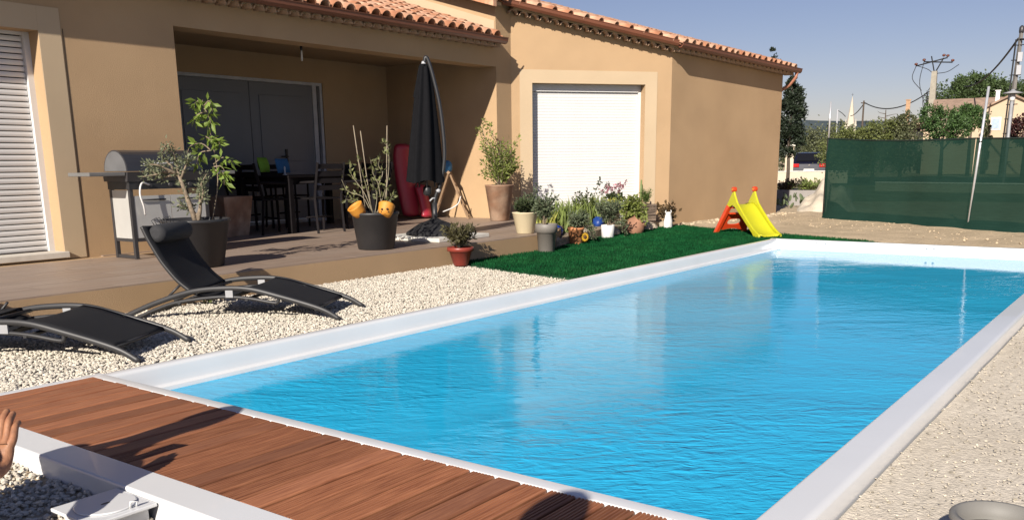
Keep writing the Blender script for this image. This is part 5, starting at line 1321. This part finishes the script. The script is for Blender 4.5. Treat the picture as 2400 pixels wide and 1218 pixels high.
# far buildings
M_stone = mat('old_stone', (.40, .33, .25), .95, .25, 1.5, bump=.06, bscale=3, col2=(.28, .22, .16), c2scale=.8)
M_roofold = mat('old_roof', (.30, .205, .15), .95, .25, 2.5, bump=.05, bscale=5)
def gable_house(name, label, c, rz, w, d, eave, ridge, wallm, over=.25):
    root = thing(name, label, 'house', (c[0], c[1], 0), rz)
    m = MB(); m.add([(0, -w/2, -.2), (0, w/2, -.2), (0, w/2, eave), (0, 0, ridge), (0, -w/2, eave), (d, -w/2, -.2), (d, w/2, -.2), (d, w/2, eave), (d, 0, ridge), (d, -w/2, eave)],
        [(0, 4, 3, 2, 1), (5, 6, 7, 8, 9), (1, 2, 7, 6), (0, 5, 9, 4)]); m.build('wall', wallm, root)
    k = (ridge-eave)/(w/2)
    ro = None
    for s in (-1, 1):
        m = MB(); m.extr([(-over, 0, ridge+.02), (-over, s*(w/2+over), eave-over*k+.02), (-over, s*(w/2+over), eave-over*k+.14), (-over, 0, ridge+.15)], (d+2*over, 0, 0)); ro = m.build('roof', M_roofold, root)
    return root, ro
gh, ro = gable_house('gabled_house', 'cream gabled house with pale blue shutter on the village slope', (69.2, 9.85), R(8), 4.4, 8, 3.95, 5.05, mat('cream_house', (.52, .40, .28), .9, .05, 1))
m = MB(); m.box(-.03, -.005, .50, 1.12, 2.85, 3.70); wi = m.build('window_surround', MATS['white_cap'], gh)
m = MB(); m.box(-.06, -.031, .58, 1.04, 2.95, 3.60); m.build('shutter', mat('pale_blue', (.36, .45, .60), .6), wi)
m = MB(); m.box(1.2, 1.5, .75, 1.0, 4.2, 5.45).box(1.15, 1.55, .70, 1.05, 5.451, 5.52); m.build('chimney', mat('white_chimney', (.72, .70, .68), .9), gh)
m = MB(); m.box(-.02, 2.4, 2.21, 5.2, -.2, 2.95); m.build('annexe_wall', MATS['cream_house'], gh)
m = MB(); m.extr([(-.2, 2.15, 3.25), (-.2, 5.4, 2.9), (-.2, 5.4, 3.0), (-.2, 2.15, 3.35)], (2.8, 0, 0)); m.build('annexe_roof', M_roofold, gh)
g2, ro = gable_house('gabled_house', 'old house with pinkish tiled roof behind the cream gable', (80, 11.6), R(98), 5.0, 5, 4.3, 5.45, M_stone)
g3, ro = gable_house('stone_ruin', 'overgrown stone house with sagging roof under the concrete pole', (73.4, 16.2), R(12), 3.4, 5, 3.2, 3.95, M_stone)
m = MB(); m.box(-.02, .3, .95, 1.25, 3.6, 5.3).box(-.06, .34, .91, 1.29, 5.301, 5.36); m.build('chimney', mat('brick_chimney', (.40, .25, .15), .95, .25, 6), g3)
m = MB(); m.box(-.06, -.01, -.4, .5, 2.2, 3.2); m.build('dark_opening', mat('opening', (.02, .018, .016), .9), g3)
m = MB(); m.box(-.8, -.01, -2.9, -1.72, -.2, 3.2); m.build('wall_stub', M_stone, g3)
m = MB(); m.extr([(-1.0, -.9, 3.62), (-1.0, 1.8, 3.38), (-1.0, 1.8, 3.46), (-1.0, -.9, 3.72)], (1.1, 0, 0)); m.build('lean_to_roof', M_roofold, g3)
def church():
    root = thing('church_tower', 'distant cream church tower with pointed spire on the skyline', 'church', (384, 112.2, 0), R(16))
    M_c = mat('church_stone', (.50, .45, .37), .95, .1, .3)
    m = MB(); m.box(-2, 2, -2, 2, -1, 14); m.build('tower', M_c, root)
    m = MB(); m.box(-2.3, 2.3, -2.3, 2.3, 14.001, 14.6); m.build('cornice', M_c, root)
    m = MB(); m.lathe([(1.75, 14.601), (1.5, 16), (.05, 25.8)], seg=8, smooth=False); m.build('spire', M_c, root)
    for sx in (-1, 1):
        for sy in (-1, 1):
            m = MB(); m.lathe([(.35, 14.601), (.3, 15.4), (.02, 17)], (sx*1.9, sy*1.9, 0), seg=6, smooth=False); m.build('pinnacle', M_c, root)
    for y in (-.8, .8):
        m = MB(); m.box(-2.03, -1.97, y-.35, y+.35, 10.4, 13); m.build('belfry_opening', MATS['opening'], root)
    m = MB(); m.tube([(0, 0, 25.7), (0, 0, 27)], .06, 6).tube([(0, -.4, 26.5), (0, .4, 26.5)], .06, 6); m.build('cross', M_charcoal, root)
    m = MB(); m.box(2.01, 22, -4, 4, -1, 8.5); m.build('nave', M_c, root)
    m = MB(); m.extr([(2.02, -4.4, 8.4), (2.02, 4.4, 8.4), (2.02, 0, 11)], (20.5, 0, 0)); m.build('nave_roof', M_roofold, root)
church()
# hills
def hills():
    n = 90; V = []
    for i in range(n+1):
        t = i/n; y = -2600+t*5600; x = 2900
        h = 118+22*math.sin(t*9+.6)+9*math.sin(t*31)+5*math.sin(t*67)
        h2 = h*.93
        V += [(x-500, y, -5), (x-120, y, h*.6), (x, y, h), (x+500, y, -5)]
    m = MB(); m.add(V, [(i*4+j, (i+1)*4+j, (i+1)*4+j+1, i*4+j+1) for i in range(n) for j in range(3)], True)
    struct('hills', m, mat('wooded_hill_haze', (.085, .105, .115), 1.0, .25, .006, spec=0.0, detail=10))  # distance haze is put into the bluish base colour, no air volume
    V = []
    for i in range(n+1):
        t = i/n; y = -900+t*2200; x = 700
        h = 13+2.5*math.sin(t*14)+1.5*math.sin(t*41)+rnd.uniform(-.7, .7)
        V += [(x-160, y, -2), (x-30, y, h*.7), (x, y, h), (x+160, y, -2)]
    m = MB(); m.add(V, [(i*4+j, (i+1)*4+j, (i+1)*4+j+1, i*4+j+1) for i in range(n) for j in range(3)], True)
    o = struct('hills', m, mat('near_slope', (.10, .115, .06), 1.0, .4, .02, spec=0.0, detail=12))
    P = np.c_[rng.uniform(520, 700, 5000), rng.uniform(-300, 600, 5000), np.zeros(5000)]; P[:, 2] = np.clip((P[:, 0]-540)/130, 0, 1)*9
    Dv = rng.normal(size=(5000, 3)); Dv[:, 2] = np.abs(Dv[:, 2])
    V, F = leaves(P, Dv, 6.0, .5); tag(link('distant_wood', mesh_np('distant_wood', V, F, L_scr)), 'far wooded slope below the church', 'wood', kind='stuff')
hills()
# poles, cables, lamp
M_conc = mat('pole_concrete', (.33, .30, .245), .9, .12, 4, bump=.01); M_cab = mat('cable_black', (.012, .012, .012), .7)
def concrete_pole():
    root = thing('utility_pole', 'pale concrete utility pole with tangled wires above the ruin', 'utility pole', (83.1, 17.75, 0))
    m = MB(); m.add([(-.2, -.36, -.1), (.2, -.36, -.1), (.2, .36, -.1), (-.2, .36, -.1), (-.14, -.2, 8.1), (.14, -.2, 8.1), (.14, .2, 8.1), (-.14, .2, 8.1)], [(4, 5, 6, 7), (0, 1, 5, 4), (1, 2, 6, 5), (2, 3, 7, 6), (3, 0, 4, 7)]); m.build('shaft', M_conc, root)
    for a, b in (((0, -1.3, 8.7), (0, .9, 8.9)), ((0, -.9, 9.1), (0, 1.5, 8.6)), ((0, .0, 7.9), (0, .35, 9.3)), ((0, 0, 7.9), (0, -.6, 9.1))):
        m = MB(); m.tube([a, b], .05, 6); m.build('crossarm', M_cab, root)
    for y, z in ((-1.3, 8.75), (.9, 8.95), (1.5, 8.65), (-.6, 9.2), (-.9, 9.15)):
        m = MB(); m.lathe([(.05, 0), (.13, .05), (.13, .16), (.05, .2)], (0, y, z), 8); m.build('insulator', mat('insulator_brown', (.12, .035, .02), .3), root)
    for pts in ([(0, 1.5, 8.6), (0, 1.7, 7.6), (0, .9, 6.6)], [(0, .9, 8.9), (0, 1.1, 7.2), (0, .5, 5.2), (0, .35, 4.0)], [(0, 1.5, 8.65), (0, .6, 8.3), (0, .2, 8.0)], [(0, -1.8, 8.5), (0, -1.0, 8.0), (0, -.2, 7.9)], [(0, .1, 7.0), (0, .7, 6.0), (0, .6, 5.0), (0, .35, 4.3)], [(0, -.1, 7.5), (0, .2, 6.6), (0, .4, 4.2)]):
        m = MB(); m.tube(smooth_path(pts, 6), .028, 5); m.build('wire', M_cab, root)
    m = MB(); m.tube([(-.3, .35, 0), (-.3, .35, 6.3)], .06, 6); m.build('riser', M_cab, root)
concrete_pole()
def lattice_pole():
    root = thing('utility_pole', 'tall dark utility pole with step irons at the right photo edge', 'utility pole', (59.4, 8.42, 0))
    m = MB(); m.tube([(0, .12, -.1), (0, -.08, 7.9)], [.20, .13], 4, .8, smooth=False); m.build('shaft', mat('pole_grey', (.20, .185, .17), .8, .15, 3), root)
    for k in range(9):
        z = .8+k*.8; m = MB(); m.tube([(-.1, .32-.02*k*.3, z), (-.1, -.26-.02*k*.3, z)], .025, 6); m.build('step_iron', M_cab, root)
    m = MB(); m.tube([(-.2, .28, 0), (-.2, .12, 7.5)], .045, 6); m.build('riser', M_cab, root)
    m = MB(); m.lathe([(.12, 7.85), (.14, 7.95), (.13, 8.15), (.05, 8.25)], (0, -.08, 0), 10); m.build('cap', M_charcoal, root)
    for z in (6.3, 5.6): 
        m = MB(); m.box(-.28, -.14, -.3, -.06, z, z+.5); m.build('junction_box', M_alu_grey, root)
lattice_pole()
def cable(label, a, b, sag, r_):
    a, b = Vector(a), Vector(b); o = a.copy(); m = MB()
    m.tube([a.lerp(b, t/16)-o-Vector((0, 0, 4*sag*(t/16)*(1-t/16))) for t in range(17)], r_, 6); ob = m.build('power_cable', M_cab, None, tuple(o)); tag(ob, label, 'cable', 'overhead cables')
cable('thick black cable dropping left from the right edge pole', (59.3, 8.45, 7.55), (89.5, 16.6, 7.2), .75, .055)
cable('black cable leaving the right edge pole towards the right', (59.3, 8.35, 7.5), (50, 0, 7.2), .3, .05)
cable('long sagging cable left of the concrete pole', (83.0, 18.0, 6.5), (96.3, 26.9, 6.6), .95, .05)
cable('short cable descending towards the church', (96.3, 26.9, 6.6), (140, 41, 7.3), .3, .05)
r2 = thing('wooden_pole', 'short pole carrying the sagging cable near the church', 'utility pole', (96.3, 26.95, 0)); m = MB(); m.tube([(0, 0, -.1), (0, .03, 6.8)], [.12, .08], 8); m.build('shaft', M_barkd, r2); m = MB(); m.tube([(0, -.3, 6.5), (0, .3, 6.6)], .05, 6); m.build('crossarm', M_barkd, r2)
r2 = thing('wooden_pole', 'thin pole left of the church tower', 'utility pole', (57.4, 17.6, 0)); m = MB(); m.tube([(0, 0, -.1), (0, 0, 4.05)], .045, 8); m.build('shaft', M_alu_grey, r2); m = MB(); m.tube([(0, 0, 4.0), (0, -.3, 3.8), (0, -.5, 3.6)], .02, 6); m.build('bracket', M_cab, r2)
def lamp_post():
    root = thing('street_lamp', 'flat headed street lamp in front of the right edge pole', 'street lamp', (39.6, 5.63, 0))
    m = MB(); m.tube([(0, 0, -.1), (0, 0, 3.15)], .055, 10); m.build('pole', mat('lamp_grey', (.30, .30, .31), .5), root)
    m = MB(); m.lathe([(.06, 3.15), (.10, 3.18), (.10, 3.42)], seg=12); m.build('lantern', M_pvc, root)
    m = MB(); m.lathe([(.34, 3.421), (.34, 3.45), (.10, 3.52), (.05, 3.58)], seg=20); m.build('shade', MATS['lamp_grey'], root)
lamp_post()
def bare_tree():
    root = thing('bare_tree', 'small leafless tree top above the hedge', 'tree', (77.5, 19.9, 0))
    m = MB(); m.tube([(0, 0, -.1), (0, .02, 3), (0, .05, 4.9)], [.12, .08, .03], 6); m.build('trunk', M_barkd, root)
    for k in range(9):
        z = 3.2+k*.17; s = 1 if k % 2 else -1; b = MB(); b.tube([(0, .03, z), (.1*s, -.5*s, z+.12), (.1, -.9*s*rnd.uniform(.6, 1.1), z+rnd.uniform(.05, .4))], [.03, .02, .01], 5); b.build('branch', M_barkd, root)
bare_tree()

# ================================================================== people at the left of the deck
M_skin = mat('skin', (.37, .175, .095), .55, .22, 45, bump=.0012, bscale=120, col2=(.30, .125, .07), c2scale=22, c2amt=.5)
def skin_mesh(name, verts, edges, rad, m, parent, sub=2, rootv=0):
    me = bpy.data.meshes.new(name); me.from_pydata([tuple(v) for v in verts], edges, []); me.materials.append(m)
    o = link(name, me, parent)
    md = o.modifiers.new('skin', 'SKIN'); md.use_smooth_shade = True; md.branch_smoothing = .3
    lay = me.skin_vertices[0].data
    for i, r_ in enumerate(rad): lay[i].radius = (r_, r_) if not hasattr(r_, '__len__') else r_
    lay[rootv].use_root = True
    s = o.modifiers.new('sub', 'SUBSURF'); s.levels = sub; s.render_levels = sub
    return o
def person(label, base, J, hand=True, shirt=(.05, .06, .10)):
    """J: joints relative to base"""
    root = thing('person', label, 'person', base)
    V = []; E = []; Rr = []
    def add(p, r_, par=None):
        V.append(Vector(p)); Rr.append(r_); i = len(V)-1
        if par is not None: E.append((par, i))
        return i
    pel = add(J['pelvis'], .13); ch = add(J['chest'], .145, pel); nk0 = add(J['neck'], .058, ch)
    hc = Vector(J['head']); nk = Vector(J['neck']); up = (hc-nk).normalized()
    h0 = add(hc-up*.07, .068, nk0); h1 = add(hc, .088, h0); h2 = add(hc+up*.08, .075, h1)
    fwd = Vector(J.get('face', (1, 0, 0))); add(hc+fwd*.095-up*.015, .014, h1)
    for s in 'rl':
        sh = add(J['sh_'+s], .062, ch); el = add(J['el_'+s], .042, sh); wr = add(J['wr_'+s], .026, el)
        hip = add(J['hip_'+s], .095, pel); kn = add(J['kn_'+s], .062, hip); an = add(J['an_'+s], .042, kn); add(J['toe_'+s], .034, an)
        # hand: palm plus five bent fingers
        u = Vector(J['hu_'+s]).normalized(); l = Vector(J['hl_'+s]).normalized(); f_ = Vector(J['hf_'+s]).normalized(); w = V[wr]
        pa = add(w+u*.045, .028, wr)
        for off, ln, r_ in ((-.027, .148, .0115), (-.009, .164, .0120), (.010, .156, .0115), (.028, .128, .0105)):
            a = add(w+u*.088+l*off+f_*.002, .0125, pa); b = add(w+u*(.088+(ln-.06)*.55)+l*off*.98+f_*.012, r_, a); c = add(w+u*(ln+.010)+l*off*.92+f_*.040, r_*.8, b)
        t0 = add(w+u*.035-l*.036+f_*.012, .013, pa); t1 = add(w+u*.070-l*.058+f_*.026, .011, t0); add(w+u*.10-l*.062+f_*.04, .009, t1)
    body = skin_mesh('body', V, E, Rr, M_skin, root)
    # clothes as slightly larger sleeves of the same skeleton
    sv = [J['pelvis'], J['chest'], J['sh_r'], Vector(J['sh_r']).lerp(Vector(J['el_r']), .55), J['sh_l'], Vector(J['sh_l']).lerp(Vector(J['el_l']), .55)]
    skin_mesh('shirt', sv, [(0, 1), (1, 2), (2, 3), (1, 4), (4, 5)], [.15, .165, .08, .062, .08, .062], mat('shirt_fabric', shirt, .9, .1, 30), root)
    pv = [J['pelvis'], J['hip_r'], Vector(J['hip_r']).lerp(Vector(J['kn_r']), .8), J['hip_l'], Vector(J['hip_l']).lerp(Vector(J['kn_l']), .8)]
    skin_mesh('shorts', pv, [(0, 1), (1, 2), (0, 3), (3, 4)], [.145, .11, .085, .11, .085], mat('shorts_fabric', (.10, .10, .12), .9, .1, 30), root)
    hm = MB(); hm.ball((0, 0, 0), .108, 14, 10, (1, .86, 1.0), .02); q = up.to_track_quat('Z', 'X').to_euler()
    hm.build('hair', mat('hair_dark', (.02, .014, .01), .6, .3, 60), root, tuple(hc+up*.035-fwd*.022), rot=q)
    return root
cr = Vector((.597, -.802, 0)); cf = Vector((.78, .58, -.22))
hu = Vector((.26, .34, .86)).normalized()
wr = Vector((1.058, 2.588, .250))
bA = Vector((.42, 2.72, -.02))
def rel(p): return Vector(p)-bA
person('crouching person at the left photo edge, one hand raised over the deck', bA, dict(
    pelvis=rel((.34, 2.74, .24)), chest=rel((.47, 2.73, .52)), neck=rel((.53, 2.73, .70)), head=rel((.60, 2.73, .83)), face=(.95, -.2, -.1),
    sh_r=rel((.52, 2.56, .60)), el_r=rel((.80, 2.45, .30)), wr_r=wr-bA, hu_r=hu, hl_r=cr, hf_r=cf,
    sh_l=rel((.52, 2.92, .60)), el_l=rel((.72, 3.00, .40)), wr_l=rel((.93, 2.92, .50)), hu_l=(.35, -.25, .9), hl_l=-cr, hf_l=cf,
    hip_r=rel((.36, 2.64, .22)), kn_r=rel((.72, 2.62, .26)), an_r=rel((.46, 2.60, .04)), toe_r=rel((.62, 2.60, .02)),
    hip_l=rel((.36, 2.84, .22)), kn_l=rel((.72, 2.90, .26)), an_l=rel((.46, 2.90, .04)), toe_l=rel((.62, 2.90, .02))))
# the phone in the hand
m = MB(); m.box(-.036, .036, -.004, .004, -.075, .075); o = m.build('mobile_phone', M_black, None, (1.055, 2.735, .415), bevel=.003, rot=(R(20), R(8), R(-50)))
tag(o, 'dark mobile phone held at the left photo edge', 'phone')

bB = Vector((-.15, .80, -.02))
person('second kneeling person beside the photographer, casting a shadow on the deck', bB, dict(
    pelvis=(.0, .0, .50), chest=(.06, 0, .84), neck=(.08, 0, 1.04), head=(.11, 0, 1.18), face=(.98, .1, -.1),
    sh_r=(.07, -.19, .94), el_r=(.12, -.26, .66), wr_r=(.30, -.22, .52), hu_r=(.9, .1, -.3), hl_r=(0, 0, 1), hf_r=(0, 1, 0),
    sh_l=(.07, .19, .94), el_l=(.12, .26, .66), wr_l=(.30, .22, .52), hu_l=(.9, -.1, -.3), hl_l=(0, 0, 1), hf_l=(0, -1, 0),
    hip_r=(.0, -.10, .47), kn_r=(.12, -.14, .07), an_r=(-.32, -.14, .05), toe_r=(-.42, -.14, .02),
    hip_l=(.0, .10, .47), kn_l=(.12, .14, .07), an_l=(-.32, .14, .05), toe_l=(-.42, .14, .02)), shirt=(.2, .2, .22))
